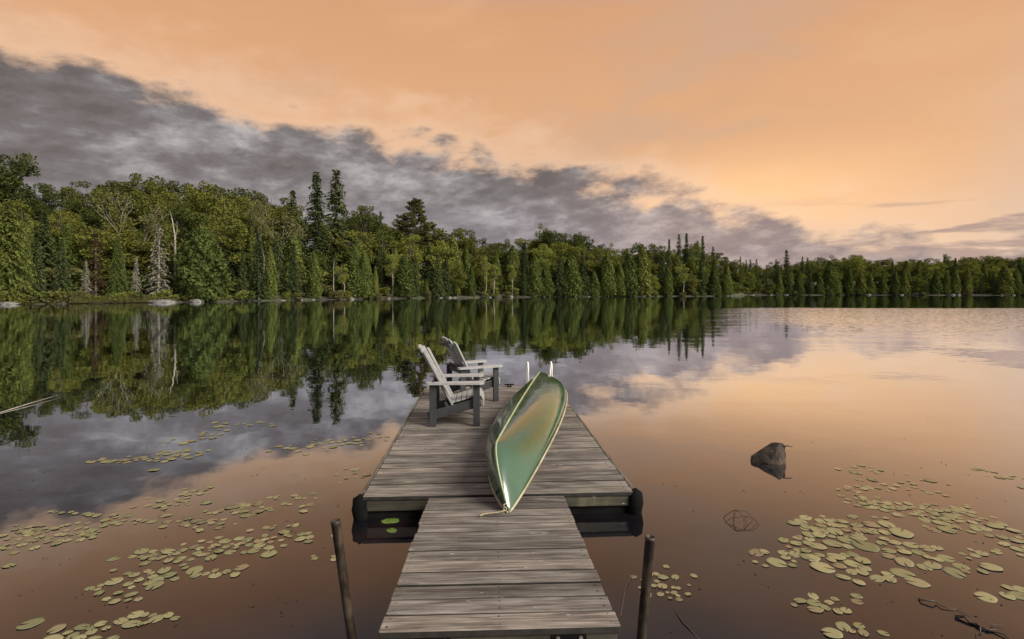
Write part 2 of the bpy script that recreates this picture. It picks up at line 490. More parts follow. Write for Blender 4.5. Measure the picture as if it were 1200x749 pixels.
def rust_mat():
    m, t = mat('rusty pipe')
    co = t.new('ShaderNodeTexCoord').outputs['Object']
    n = t.noise(t.vm('MULTIPLY', co, (1, 1, 0.35)), 22, 6, 0.65)
    n2 = t.noise(co, 6, 4, 0.6)
    col = t.ramp(n, [(0.36, (0.006, 0.005, 0.005)), (0.5, (0.030, 0.019, 0.012)), (0.64, (0.085, 0.056, 0.034))])
    col = t.mix(t.m('MULTIPLY', t.smooth(n2, 0.48, 0.66), 0.6), col, (0.055, 0.048, 0.033))
    p = princ(t, col, 0.6, Metallic=0.25)
    b = t.new('ShaderNodeBump')
    b.inputs['Strength'].default_value = 0.5
    b.inputs['Distance'].default_value = 0.003
    t.l.new(n, b.inputs['Height'])
    t.l.new(b.outputs[0], p.inputs['Normal'])
    out(t, p.outputs[0])
    return m
M['rust'] = rust_mat()

def pad_mat(name, cols):
    m, t = mat(name)
    rnd = t.new('ShaderNodeObjectInfo').outputs['Random']
    a = t.new('ShaderNodeAttribute', attribute_name='rnd').outputs['Fac']
    col = t.ramp(t.m('FRACT', t.m('ADD', rnd, t.m('MULTIPLY', a, 3.7))), [(i / (len(cols) - 1), c) for i, c in enumerate(cols)])
    co = t.new('ShaderNodeTexCoord').outputs['Object']
    n = t.noise(t.vm('ADD', co, t.comb(t.m('MULTIPLY', rnd, 50), 0, 0)), 3.2, 5, 0.6)
    col = t.mix(t.m('MULTIPLY', t.smooth(n, 0.58, 0.70), 0.5), col, (0.16, 0.105, 0.04))
    out(t, princ(t, col, 0.28, IOR=1.9).outputs[0])
    return m
M['pad'] = pad_mat('lily pad', [(0.085, 0.098, 0.042), (0.14, 0.144, 0.066), (0.20, 0.19, 0.095), (0.12, 0.128, 0.055), (0.18, 0.165, 0.085), (0.11, 0.085, 0.045)])
M['pad_green'] = pad_mat('green lily pad', [(0.08, 0.14, 0.028), (0.11, 0.17, 0.035)])
M['pad_dull'] = pad_mat('dull lily pad', [(0.075, 0.08, 0.036), (0.11, 0.10, 0.05), (0.095, 0.095, 0.042), (0.13, 0.10, 0.055)])

# ------------------------------------------------------------------ the setting
def interp(x, pts):
    return float(np.interp(x, [p[0] for p in pts], [p[1] for p in pts]))
SHORE = [(-1800, 60), (-400, 66), (0, 74), (100, 80), (250, 92), (400, 118), (500, 140), (600, 160), (700, 172), (800, 184), (852, 192),
         (872, 236), (1000, 242), (1200, 226), (1500, 205), (3000, 150)]
HILL = [(-1800, 12), (0, 14), (200, 13), (400, 10), (500, 7), (650, 6), (800, 5), (860, 5), (900, 5), (1000, 5), (1200, 5), (3000, 8)]
def shore(px):
    return interp(px, SHORE)
def ground(px, s):
    j = 0.35 * math.sin(px * 0.045) + 0.25 * math.sin(px * 0.117 + 1.3)
    if s <= 0:
        return max(-1.6, s * 0.25)
    b = 0.28 * min(1.0, s / 2.0)
    q = min(1.0, s / 45.0)
    return b + interp(px, HILL) * (q * q * (3 - 2 * q)) * (1 + 0.08 * j) + min(1, s / 6) * j * 0.5

pxs = list(range(-1500, 2701, 12))
ss = [-14, -5, -2, -0.6, 0.0, 0.5, 1.2, 2.2, 4, 7, 11, 16, 22, 30, 40, 55, 80, 130]
vs, fs = [], []
for px in pxs:
    for s in ss:
        Y = shore(px) + 1.2 * math.sin(px * 0.09) * min(1, shore(px) / 150) + s
        z = ground(px, s) + (rng.normal() * 0.12 if s > 0.4 else 0)
        vs.append((wx(px, Y), Y, z))
ns = len(ss)
for i in range(len(pxs) - 1):
    for k in range(ns - 1):
        fs.append((i * ns + k, (i + 1) * ns + k, (i + 1) * ns + k + 1, i * ns + k + 1))
me = bpy.data.meshes.new('hills')
me.from_pydata(vs, [], fs)
tag(link('hills', me, M['terrain']), kind='structure')
mb = MB()
mb.add([(-900, -40, -1.7), (900, -40, -1.7), (900, 420, -1.7), (-900, 420, -1.7)], [(0, 1, 2, 3)])
tag(mb.build('lake_bed', M['terrain']), kind='structure')
mb = MB()
mb.add([(-900, -40, 0), (900, -40, 0), (900, 420, 0), (-900, 420, 0)], [(0, 1, 2, 3)])
tag(mb.build('water', M['water']), kind='structure')
# the near bank the boardwalk starts from, behind the camera
vs, fs = [], []
xs_ = np.linspace(-60, 60, 61)
ys_ = [-0.9, -1.4, -2.2, -4, -8, -16, -34]
zs_ = [-0.5, 0.05, 0.4, 0.7, 1.0, 1.6, 2.4]
for xx in xs_:
    for yy_, zz_ in zip(ys_, zs_):
        vs.append((xx, yy_ - 0.02 * abs(xx) + 0.5 * math.sin(xx * 0.4), zz_ + rng.normal() * 0.04))
for i in range(60):
    for k in range(6):
        fs.append((i * 7 + k, i * 7 + k + 1, (i + 1) * 7 + k + 1, (i + 1) * 7 + k))
me = bpy.data.meshes.new('shore_ground')
me.from_pydata(vs, [], fs)
tag(link('shore_ground', me, M['terrain']), kind='structure')

# ------------------------------------------------------------------ trees
class Leaves:
    """leaf-sized faces spread through a crown"""
    def __init__(self):
        self.c, self.u, self.v, self.a = [], [], [], []
    def add(self, c, u, v, a):
        self.c.append(np.asarray(c, float)); self.u.append(np.asarray(u, float)); self.v.append(np.asarray(v, float)); self.a.append(np.asarray(a, float))
    def mesh(self, name, mt):
        c = np.concatenate(self.c); u = np.concatenate(self.u); v = np.concatenate(self.v); a = np.concatenate(self.a)
        n = len(c)
        V = np.empty((n, 4, 3))
        V[:, 0] = c - u; V[:, 1] = c + v * 0.9 - u * 0.1; V[:, 2] = c + u; V[:, 3] = c - v * 0.9 - u * 0.1
        me = bpy.data.meshes.new(name)
        me.vertices.add(4 * n)
        me.vertices.foreach_set('co', V.reshape(-1).astype(np.float32))
        me.loops.add(4 * n)
        me.loops.foreach_set('vertex_index', np.arange(4 * n, dtype=np.int32))
        me.polygons.add(n)
        me.polygons.foreach_set('loop_start', np.arange(0, 4 * n, 4, dtype=np.int32))
        me.update(calc_edges=True)
        at_ = me.attributes.new('rnd', 'FLOAT', 'POINT')
        at_.data.foreach_set('value', np.repeat(np.clip(a, 0, 1), 4).astype(np.float32))
        me.materials.append(mt)
        me.validate()
        return me

def unit(n):
    v = rng.normal(size=(n, 3))
    return v / np.linalg.norm(v, axis=1, keepdims=True)
def perp(u):
    r = unit(len(u))
    v = np.cross(u, r)
    return v / np.maximum(1e-6, np.linalg.norm(v, axis=1, keepdims=True))

def spruce(h=16.0, rmax=2.3, step=0.36, droop=0.35, dens=1.0, gap=0.0, mt='spruce', bark='bark', base=0.06, power=0.9, sz=1.0):
    L, T = Leaves(), MB()
    lean = rng.normal(size=2) * 0.01 * h
    axis = lambda z: np.array([lean[0] * z / h, lean[1] * z / h, z])
    T.tube([axis(0), axis(h * 0.35), axis(h * 0.7), axis(h * 0.99)], [0.20, 0.15, 0.085, 0.02], 7)
    z = h * base
    while z < h * 0.985:
        t = z / h
        rr = rmax * (1 - t) ** power * (0.9 + 0.2 * rng.random()) + 0.12
        if t < 0.16:
            rr *= 0.75 + t
        nb = max(4, int((5 + 3 * (1 - t)) * dens))
        a0 = rng.random() * 6.28
        for k in range(nb):
            if rng.random() < gap:
                continue
            an = a0 + 6.28 * k / nb + rng.normal() * 0.25
            ln = rr * (0.6 + 0.55 * rng.random())
            dirv = np.array([math.cos(an), math.sin(an), 0])
            side = np.array([-math.sin(an), math.cos(an), 0])
            npt = max(2, int(ln / 0.24))
            ts = (np.arange(npt) + 0.6) / npt
            zz = z + (0.30 * (0.4 + 0.6 * t)) * ln * ts - droop * ln * ts ** 2 * 1.4
            pts = axis(z)[None, :2] + dirv[None, :2] * (ln * ts)[:, None]
            P = np.column_stack([pts, zz])
            col = np.full(npt, 0.5 + rng.normal() * 0.22)
            for sgn in (-1, 1):
                u = (dirv[None] * 0.55 + side[None] * sgn * 0.8 + np.array([0, 0, -0.35])[None] + rng.normal(size=(npt, 3)) * 0.22)
                u /= np.linalg.norm(u, axis=1, keepdims=True)
                s = (0.30 * (1.15 - 0.5 * ts))[:, None] * sz * (0.7 + 0.6 * rng.random((npt, 1)))
                v = np.cross(u, np.array([0, 0, 1.0])) + rng.normal(size=(npt, 3)) * 0.35
                L.add(P + u * s * 0.7, u * s, v * s * 0.42, col + rng.normal(size=npt) * 0.1)
            # hanging tips
            u = np.tile(np.array([0, 0, -1.0]), (npt, 1)) + rng.normal(size=(npt, 3)) * 0.4 + dirv[None] * 0.4
            s = 0.20 * sz * (0.6 + 0.7 * rng.random((npt, 1)))
            L.add(P + u * s * 0.5, u * s, perp(u) * s * 0.55, col - 0.1 + rng.normal(size=npt) * 0.1)
        z += step * (0.75 + 0.5 * rng.random()) * (1.0 - 0.35 * t)
    return [('trunk', T.mesh('trunk', M[bark])), ('crown', L.mesh('crown', M[mt]))], h

def cedar(h=12.0, rmax=2.2, n=5200, mt='cedar', shape=0.62, belly=0.18):
    L, T = Leaves(), MB()
    T.tube([(0, 0, 0), (0, 0, h * 0.5), (0.1, 0, h * 0.93)], [0.22, 0.13, 0.03], 7)
    lump = rng.normal(size=(26, 3)); lump /= np.linalg.norm(lump, axis=1, keepdims=True)
    ph = rng.random(26) * 6.28
    t = rng.random(n) ** 0.85 * 0.97 + 0.02
    an = rng.random(n) * 6.2832
    prof = np.where(t < belly, 0.72 + 0.28 * t / belly, ((1 - t) / (1 - belly)) ** shape)
    ph1, ph2, ph3 = rng.random(3) * 6.28
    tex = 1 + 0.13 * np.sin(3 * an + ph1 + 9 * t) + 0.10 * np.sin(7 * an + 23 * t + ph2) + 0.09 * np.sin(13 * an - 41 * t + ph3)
    depth = 1 - 0.45 * rng.random(n) ** 2.2
    r = rmax * prof * tex * depth + 0.05
    P = np.column_stack([r * np.cos(an), r * np.sin(an), t * h + rng.normal(size=n) * 0.15])
    o = np.column_stack([np.cos(an), np.sin(an), np.full(n, 0.25)])
    u = o * 0.45 + np.array([0, 0, 0.75])[None] * np.where(rng.random((n, 1)) < 0.6, 1, -0.6) + rng.normal(size=(n, 3)) * 0.35
    u /= np.linalg.norm(u, axis=1, keepdims=True)
    s = (0.17 + 0.13 * rng.random((n, 1)))
    tang = np.column_stack([-np.sin(an), np.cos(an), np.zeros(n)])
    v = tang + rng.normal(size=(n, 3)) * 0.5
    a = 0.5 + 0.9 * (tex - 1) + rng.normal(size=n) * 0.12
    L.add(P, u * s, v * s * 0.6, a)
    return [('trunk', T.mesh('trunk', M['bark'])), ('crown', L.mesh('crown', M[mt]))], h

def grow(T, p, dirv, ln, r, depth, tips, spread=0.6, up=0.25, kink=0.12):
    """a limb that bends and forks"""
    pts, rad = [p], [r]
    dd = np.array(dirv, float)
    for i in range(3):
        dd = dd + rng.normal(size=3) * kink + np.array([0, 0, up * 0.2])
        dd /= np.linalg.norm(dd)
        p = p + dd * ln / 3
        pts.append(p); rad.append(r * (1 - 0.16 * (i + 1)))
    T.tube(pts, rad, 5, False)
    if depth == 0:
        tips.append(p)
        return
    for _ in range(2 if rng.random() < 0.7 else 3):
        nd = dd + rng.normal(size=3) * spread
        nd[2] += up
        nd /= np.linalg.norm(nd)
        grow(T, p, nd, ln * (0.62 + 0.25 * rng.random()), r * 0.55, depth - 1, tips, spread, up, kink)
    tips.append(p)

def clump(L, c, r, n, tone, leaf, flat=0.8):
    dirs = unit(n)
    rad = r * (0.35 + 0.65 * rng.random((n, 1)) ** 0.5)
    P = np.asarray(c)[None] + dirs * rad * np.array([1, 1, flat])[None]
    u = unit(n) + dirs * 0.3
    u /= np.linalg.norm(u, axis=1, keepdims=True)
    s = leaf * (0.65 + 0.7 * rng.random((n, 1)))
    L.add(P, u * s, perp(u) * s * 0.75, tone + rng.normal(size=n) * 0.12)

def broad(h=16.0, cw=4.4, clear=0.30, ncl=34, mt='broad', bark='bark', leaf=0.19, per=120, rc=1.15, trunk_r=0.24, openness=0.0):
    L, T = Leaves(), MB()
    tips = []
    top = np.array([rng.normal() * 0.4, rng.normal() * 0.4, h * 0.62])
    mid = np.array([rng.normal() * 0.25, rng.normal() * 0.25, h * clear])
    T.tube([(0, 0, 0), mid, top, top + np.array([0.2, 0.1, h * 0.26])], [trunk_r, trunk_r * 0.78, trunk_r * 0.45, trunk_r * 0.12], 7)
    cz, hz = h * (clear + 1) / 2, h * (1 - clear) / 2
    centers = []
    tries = 0
    while len(centers) < ncl and tries < 4000:
        tries += 1
        q = rng.normal(size=3); q /= np.linalg.norm(q)
        q *= rng.random() ** 0.4
        sq = 1.0 if q[2] > 0 else 0.85
        c = np.array([q[0] * (cw - rc * 0.6) * sq, q[1] * (cw - rc * 0.6) * sq, cz + q[2] * (hz - rc * 0.6)])
        if all(np.linalg.norm(c - o) > rc * 0.72 for o in centers):
            centers.append(c)
    for i, c in enumerate(centers):
        st = mid + (top - mid) * min(1, max(0, (c[2] - h * clear) / (h * 0.6)) * 0.85)
        m_ = (st + c) / 2 + np.array([0, 0, -0.3])
        if True:
            T.tube([st, m_, c], [trunk_r * 0.28, trunk_r * 0.17, 0.02], 5, False)
        if rng.random() < openness:
            continue
        r = rc * (0.65 + 0.65 * rng.random())
        clump(L, c, r, int(per * (r / rc) ** 2), 0.5 + rng.normal() * 0.26, leaf)
    return [('trunk', T.mesh('trunk', M[bark])), ('crown', L.mesh('crown', M[mt]))], h

def pine(h=20.0):
    L, T = Leaves(), MB()
    T.tube([(0, 0, 0), (0.1, 0, h * 0.5), (0, 0.1, h * 0.97)], [0.32, 0.22, 0.05], 7)
    z = h * 0.42
    while z < h * 0.98:
        t = max(0.0, (z / h - 0.42) / 0.58)
        ln0 = 5.8 * (1 - t) ** 0.85 + 0.5
        for k in range(5):
            an = rng.random() * 6.28
            ln = ln0 * (0.55 + 0.6 * rng.random())
            dv = np.array([math.cos(an), math.sin(an), 0])
            e = np.array([0, 0, z]) + dv * ln + np.array([0, 0, 0.16 * ln + 0.25])
            m_ = np.array([0, 0, z]) + dv * ln * 0.55 + np.array([0, 0, 0.02 * ln])
            T.tube([np.array([0, 0, z]), m_, e], [0.07, 0.045, 0.015], 5, False)
            for q in np.linspace(0.45, 1.0, max(3, int(ln / 0.6))):
                c = np.array([0, 0, z]) * (1 - q) + e * q + rng.normal(size=3) * np.array([0.25, 0.25, 0.1])
                clump(L, c, 0.50, 40, 0.5 + rng.normal() * 0.2, 0.15, 0.55)
        z += 0.70 * (0.8 + 0.4 * rng.random())
    return [('trunk', T.mesh('trunk', M['bark'])), ('crown', L.mesh('crown', M['pine']))], h

def bare(h=14.0, leafy=0.3):
    L, T = Leaves(), MB()
    tips = []
    a = np.array([0.3, 0, h * 0.38])
    T.tube([(0, 0, 0), (0.2, 0, h * 0.2), a], [0.17, 0.14, 0.12], 7)
    for dv in ((0.75, 0.1, 0.7), (-0.42, 0.1, 0.95), (0.1, -0.3, 1.0)):
        grow(T, a, np.array(dv) / np.linalg.norm(dv), h * 0.22, 0.085, 3, tips, 0.42, 0.3)
    for c in tips:
        if rng.random() < leafy:
            clump(L, c, 0.9, 40, 0.5 + rng.normal() * 0.2, 0.13)
    return [('trunk', T.mesh('trunk', M['pale_bark'])), ('crown', L.mesh('crown', M['sparse']))], h

def snag(h=11.0):
    T = MB()
    T.tube([(0, 0, 0), (0.05, 0, h * 0.4), (0.0, 0, h * 0.7), (-0.35, 0, h * 0.87), (-0.75, 0, h)], [0.20, 0.17, 0.13, 0.085, 0.02], 7)
    T.tube([(0.0, 0, h * 0.68), (0.3, 0.1, h * 0.78), (0.25, 0.1, h * 0.88)], [0.08, 0.05, 0.015], 6)
    T.tube([(0.0, 0, h * 0.55), (-0.6, 0.1, h * 0.63)], [0.07, 0.015], 6)
    res = [('trunk', T.mesh('trunk', M['pale_bark']))]
    for z_, a_ in ((0.3, 0.4), (0.42, 2.2), (0.48, 4.0), (0.6, 5.2)):
        B = MB()
        B.tube([(0, 0, h * z_), (0.5 * math.cos(a_), 0.5 * math.sin(a_), h * z_ + 0.1)], [0.05, 0.012], 5)
        res.append(('branch_stub', B.mesh('branch_stub', M['pale_bark'])))
    return res, h

def shrub(h=2.4, mt='broad', n=9):
    L, T = Leaves(), MB()
    for k in range(n):
        an = rng.random() * 6.28
        c = np.array([math.cos(an) * 1.0 * rng.random(), math.sin(an) * 1.0 * rng.random(), h * (0.25 + 0.6 * rng.random())])
        T.tube([(0, 0, 0), c * np.array([0.5, 0.5, 0.55]), c], [0.04, 0.03, 0.01], 4, False)
        clump(L, c, 0.62, 70, 0.5 + rng.normal() * 0.22, 0.14)
    return [('stem', T.mesh('stem', M['bark'])), ('foliage', L.mesh('foliage', M[mt]))], h

PROTO = {
    'spruce': [spruce(16, 2.7, sz=1.05), spruce(16, 2.2, 0.34, 0.3, sz=1.0), spruce(16, 3.1, 0.42, 0.42, sz=1.1)],
    'slim_spruce': [spruce(18, 2.3, 0.42, 0.26, 0.9, 0.08, power=0.72, sz=1.05), spruce(18, 2.5, 0.5, 0.32, 0.9, 0.12, power=0.62, sz=1.1)],
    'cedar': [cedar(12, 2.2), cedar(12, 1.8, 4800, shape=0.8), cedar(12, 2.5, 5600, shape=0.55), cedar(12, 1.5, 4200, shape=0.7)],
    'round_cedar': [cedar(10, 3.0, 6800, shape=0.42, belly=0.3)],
    'wide_cedar': [spruce(14, 4.0, 0.27, 0.40, 1.35, mt='cedar', base=0.02, power=0.75, sz=0.92)],
    'broad': [broad(16, 4.3, 0.05, 46), broad(16, 3.8, 0.08, 42, rc=1.2), broad(16, 4.9, 0.10, 54, rc=1.15), broad(15, 3.5, 0.05, 40, rc=1.1)],
    'dark_broad': [broad(17, 4.5, 0.18, 46, 'broad_dark', openness=0.04), broad(17, 5.2, 0.30, 44, 'broad_dark', rc=1.15, openness=0.08), broad(16, 4.0, 0.12, 42, 'broad_dark')],
    'birch': [broad(14, 2.4, 0.2, 24, 'birch_leaf', 'pale_bark', 0.15, 120, 0.85, 0.17), broad(14, 2.7, 0.30, 23, 'birch_leaf', 'pale_bark', 0.15, 110, 0.9, 0.18, 0.1), broad(13, 2.2, 0.14, 24, 'birch_leaf', 'pale_bark', 0.15, 120, 0.8, 0.15)],
    'light_broad': [broad(15, 4.0, 0.05, 46, 'birch_leaf', rc=1.1), broad(15, 3.4, 0.06, 40, 'birch_leaf', rc=1.05)],  # paler leaf colour carries the sunlit look of the far shore trees
    'pine': [pine(20)],
    'grey_spruce': [spruce(12, 2.3, 0.42, 0.34, 0.9, 0.18, 'grey_needle', 'grey_wood', power=0.7, sz=0.85)],
    'pale_spruce': [spruce(14, 2.6, 0.46, 0.42, 0.95, 0.05, 'spruce', 'grey_wood', power=0.65, sz=1.1)],
    'red_spruce': [spruce(11, 1.7, 0.40, 0.3, 0.8, 0.25, 'red_needle', sz=0.8)],
    'bare': [bare(14, 0.45)],
    'thin_bare': [bare(13, 0.75)],
    'snag': [snag(11)],
    'shrub': [shrub(2.4), shrub(2.0, 'cedar', 8), shrub(2.2, 'sparse', 8)],
}
NAMES = {'spruce': ('spruce_tree', 'spruce'), 'slim_spruce': ('spruce_tree', 'spruce'), 'cedar': ('cedar_tree', 'cedar'), 'round_cedar': ('cedar_tree', 'cedar'),
         'wide_cedar': ('conifer_tree', 'conifer'), 'broad': ('broadleaf_tree', 'broadleaf tree'), 'dark_broad': ('broadleaf_tree', 'broadleaf tree'),
         'light_broad': ('broadleaf_tree', 'broadleaf tree'), 'birch': ('birch_tree', 'birch'), 'pine': ('pine_tree', 'pine'), 'grey_spruce': ('dead_spruce_tree', 'dead tree'), 'pale_spruce': ('spruce_tree', 'spruce'),
         'red_spruce': ('dead_spruce_tree', 'dead tree'), 'bare': ('bare_tree', 'bare tree'), 'thin_bare': ('bare_tree', 'bare tree'), 'snag': ('broken_tree', 'dead tree'), 'shrub': ('shrub', 'shrub')}

TAKEN = []
def plant(kind, px, s, top, label, group=None, wide=1.0, var=None, rz=None, height=None):
    """a tree standing s metres behind the shoreline whose tip reaches the picture row `top`"""
    if group is None:
        TAKEN.append((px, s, top))
    Y = shore(px) + s
    g = ground(px, s) - 0.15
    h = height if height else max(2.0, wz(top, Y) - g)
    ps = PROTO[kind]
    parts, h0 = ps[var if var is not None else int(rng.integers(len(ps)))]
    nm, cat = NAMES[kind]
    o = empty(nm, (wx(px, Y), Y, g), rng.random() * 6.28 if rz is None else rz, label, cat, group)
    k = h / h0
    o.scale = (k * wide, k * wide, k)
    for pn, me in parts:
        link(pn, me, None, o)
    return o

SKYL = [(-240, 188), (-80, 195), (0, 212), (60, 216), (100, 212), (140, 206), (180, 200), (215, 208), (250, 206), (280, 206), (310, 218), (340, 236), (370, 240), (400, 242), (430, 240), (455, 256),
        (490, 262), (520, 264), (560, 272), (600, 274), (645, 267), (672, 273), (700, 279), (740, 284), (770, 283), (800, 284), (836, 293), (862, 302),
        (880, 309), (920, 309), (950, 301), (1000, 299), (1040, 301), (1100, 300), (1160, 299), (1200, 297), (1300, 290)]
FRONT = [(-240, 250), (-80, 255), (0, 262), (60, 285), (120, 282), (180, 280), (235, 286), (300, 288), (350, 296), (420, 303), (480, 304), (540, 304), (600, 306), (660, 306), (720, 309),
         (780, 311), (850, 313), (880, 322), (950, 320), (1040, 319), (1120, 318), (1200, 315), (1300, 312)]

# --- trees one can tell apart
plant('wide_cedar', 8, 2.0, 232, 'broad bushy conifer filling the left edge of the shore', wide=1.0, var=0)
plant('dark_broad', 6, 26, 164, 'tall dark broadleaf tree rising over the forest at the left edge', wide=1.1, var=2, rz=0.4)
plant('spruce', 72, 2.0, 278, 'green spruce on the shore beside the broad bushy left conifer', wide=1.05, var=0)
plant('red_spruce', 112, 3.0, 268, 'dead narrow spruce with rust red needles on the left shore')
plant('grey_spruce', 101, 1.4, 305, 'small leafless grey spruce at the water in front of the red dead one', wide=0.8)
plant('wide_cedar', 138, 2.2, 277, 'bright green leaning conifer right of the rust red dead spruce', wide=0.66)
plant('bare', 143, 7.5, 226, 'bare forked tree with pale limbs above the left shore conifers', rz=0.0)
plant('grey_spruce', 186, 2.2, 262, 'bleached grey dead spruce with drooping boughs and pale trunk', wide=1.0)
plant('grey_spruce', 160, 2.0, 300, 'small grey dead spruce left of the bleached dead spruce', wide=0.75)
plant('snag', 205, 6.0, 247, 'pale broken tree trunk without bark above the shore conifers', rz=0.1, wide=0.8)
plant('snag', 238, 7.5, 262, 'short pale broken trunk peeking over the round cedar', rz=0.5, wide=0.5)
plant('round_cedar', 236, 1.8, 268, 'dense round bright green cedar beside the shore boulder', wide=1.05)
plant('pale_spruce', 303, 2.2, 272, 'pale silvery spruce with layered drooping boughs on the shore', wide=0.95)
plant('pale_spruce', 327, 5.5, 272, 'darker layered spruce just behind the pale silvery spruce', wide=0.75)
plant('thin_bare', 308, 11, 240, 'olive tree with many thin pale limbs over the silvery spruce')
plant('spruce', 342, 20, 221, 'pointed dark spruce top left of the two tall spruces', wide=1.15, var=2)
plant('slim_spruce', 371, 18, 200, 'left and shorter of the two tall dark spruces on the skyline', wide=1.35, var=0)
plant('slim_spruce', 393, 19, 196, 'right and tallest of the two tall dark spruces on the skyline', wide=1.35, var=1)
plant('dark_broad', 428, 26, 234, 'dark broadleaf crown right of the two tall spruces', wide=0.8, var=0)
plant('spruce', 446, 22, 246, 'small spruce tip between the dark broadleaf crown and the big pine', wide=0.6, var=1)
plant('pine', 487, 22, 232, 'dark wide crowned pine rising above the treeline behind the chairs', wide=1.05)
plant('birch', 402, 1.6, 302, 'yellow green birch leaning over the water left of a cedar', wide=1.1, var=1)
plant('snag', 391, 2.0, 302, 'thin pale dead stem beside the leaning birch', wide=0.6)
plant('round_cedar', 427, 2.0, 298, 'bright green pointed cedar right of the leaning birch', wide=0.62)
plant('birch', 460, 3.5, 283, 'birch with forked pale trunk on the shore below the big pine', wide=0.9, var=1)
plant('birch', 568, 1.6, 296, 'first birch with a white trunk right of the pine', wide=0.8, var=0)
plant('birch', 600, 1.6, 300, 'birch with a bright white trunk at mid shore', wide=0.75, var=1)
plant('dark_broad', 648, 22, 261, 'dark tree with a ragged tip highest on the mid shore', wide=0.5, var=2)
plant('dark_broad', 674, 24, 268, 'rounded dark crown right of the ragged tip at mid shore', wide=0.6, var=0)
plant('birch', 800, 2.0, 303, 'light yellow green birch near the end of the wooded point', wide=1.2, var=1)
for i, (px, tp) in enumerate([(784, 279), (795, 273), (805, 272), (817, 281), (824, 275), (836, 288)]):
    plant('slim_spruce' if i % 2 else 'spruce', px, 10 + 3 * (i % 3), tp, 'dark spruce in the clump near the end of the wooded point', 'dark spruces at the end of the point', 0.75)
for px, tp in [(868, 300), (874, 304), (879, 303), (887, 303), (898, 310), (909, 303)]:
    plant('slim_spruce', px, 14, tp, 'thin spruce tip in the dip between the point and far shore', 'thin spruces in the dip of the treeline', 0.8)
plant('slim_spruce', 922, 14, 292, 'tallest lone spruce standing over the dip in the treeline', wide=1.2, var=0)
for px, tp in [(940, 300), (947, 301)]:
    plant('slim_spruce', px, 14, tp, 'one of two twin spruce tips right of the tallest lone spruce', 'twin spruce tips', 0.8)
plant('dark_broad', 1108, 44, 293, 'dark crown sticking up from the far right treeline', wide=0.4, var=2)
plant('pale_spruce', 1150, 2.5, 322, 'grey green drooping tree at the water on the far right shore', wide=0.9)

# --- the rest of the wood, row by row
SECTION = [(60, 'at the left edge'), (260, 'on the left hillside'), (450, 'around the two tall spruces'), (640, 'left of mid shore'), (862, 'on the wooded point')]
ROWNAME = ['at the water', 'in second row', 'halfway up', 'high up', 'on skyline']
KIND_LOOK = {'spruce': 'dark green pointed spruce', 'slim_spruce': 'slim dark spruce', 'cedar': 'bright green dense cedar', 'broad': 'green rounded broadleaf tree',
             'dark_broad': 'dark green broadleaf tree', 'birch': 'yellow green birch with pale trunk', 'light_broad': 'light green rounded broadleaf tree'}
def section(px):
    for lim, nm in SECTION:
        if px < lim:
            return nm
    return 'on the far shore'
def wood_row(px0, px1, row, s, t, step, weights, jit, wide=1.0):
    px = px0 + rng.random() * step
    kinds, wt = list(weights), np.array(list(weights.values()))
    while px < px1:
        kd = kinds[int(rng.choice(len(kinds), p=wt / wt.sum()))]
        top = interp(px, FRONT) * (1 - t) + interp(px, SKYL) * t + rng.normal() * jit
        near_ = [q for q in TAKEN if abs(q[0] - px) < (15 if px < 300 else 8) and q[1] >= s * 0.8 - 1 and q[1] < s + 12 and row < 3]
        if near_:
            top = max(top, max(q[2] for q in near_) + (28 if px < 300 else 18))
            if row == 0:
                px += step * 0.5
                continue
        sec = section(px)
        plant(kd, px, s * (0.85 + 0.3 * rng.random()), top, f'{KIND_LOOK[kd]} {ROWNAME[row]} {sec}', f'{kd.replace("_", " ")} trees {ROWNAME[row]} {sec}', wide * (0.85 + 0.6 * rng.random()))
        px += step * (0.75 + 0.5 * rng.random())
wood_row(-230, 440, 0, 2.0, 0.02, 22, {'spruce': 3.5, 'cedar': 2.5, 'broad': 0.4}, 10, 0.82)
wood_row(440, 860, 0, 1.6, 0.05, 13.5, {'spruce': 2.6, 'cedar': 4.0, 'broad': 1.0, 'light_broad': 0.6, 'birch': 0.5}, 11)
wood_row(-230, 440, 1, 10, 0.32, 23, {'spruce': 3.5, 'cedar': 1.5, 'broad': 1.3}, 11)
wood_row(440, 860, 1, 9, 0.36, 17, {'spruce': 1.6, 'cedar': 2.2, 'broad': 2.2, 'light_broad': 1.1}, 8)
wood_row(-230, 440, 2, 18, 0.60, 27, {'spruce': 1, 'broad': 3, 'dark_broad': 1.5}, 8)
wood_row(440, 860, 2, 17, 0.62, 18, {'spruce': 0.5, 'broad': 4, 'dark_broad': 1}, 6)
wood_row(-230, 440, 3, 28, 0.84, 27, {'broad': 3, 'dark_broad': 2}, 5)
wood_row(440, 860, 3, 27, 0.84, 19, {'broad': 4, 'dark_broad': 1.5, 'spruce': 0.3}, 4)
wood_row(-230, 440, 4, 42, 1.0, 27, {'dark_broad': 3, 'broad': 0.8}, 4, 1.1)
wood_row(440, 860, 4, 40, 1.0, 18, {'dark_broad': 1.6, 'broad': 2}, 4, 1.0)
wood_row(858, 1250, 0, 1.6, 0.05, 13.5, {'spruce': 2, 'cedar': 3.5, 'broad': 1.6, 'birch': 0.4}, 4)
wood_row(858, 1250, 1, 10, 0.40, 15, {'spruce': 1, 'cedar': 1.4, 'broad': 2, 'light_broad': 2.0}, 3)
wood_row(858, 1260, 2, 22, 0.72, 16, {'broad': 3, 'light_broad': 1.6, 'dark_broad': 0.8, 'spruce': 0.3}, 2)
wood_row(868, 1260, 3, 33, 0.84, 15, {'broad': 4, 'dark_broad': 1}, 2.5)
wood_row(868, 1270, 4, 44, 1.0, 13, {'dark_broad': 1, 'broad': 3}, 2.6, 1.1)

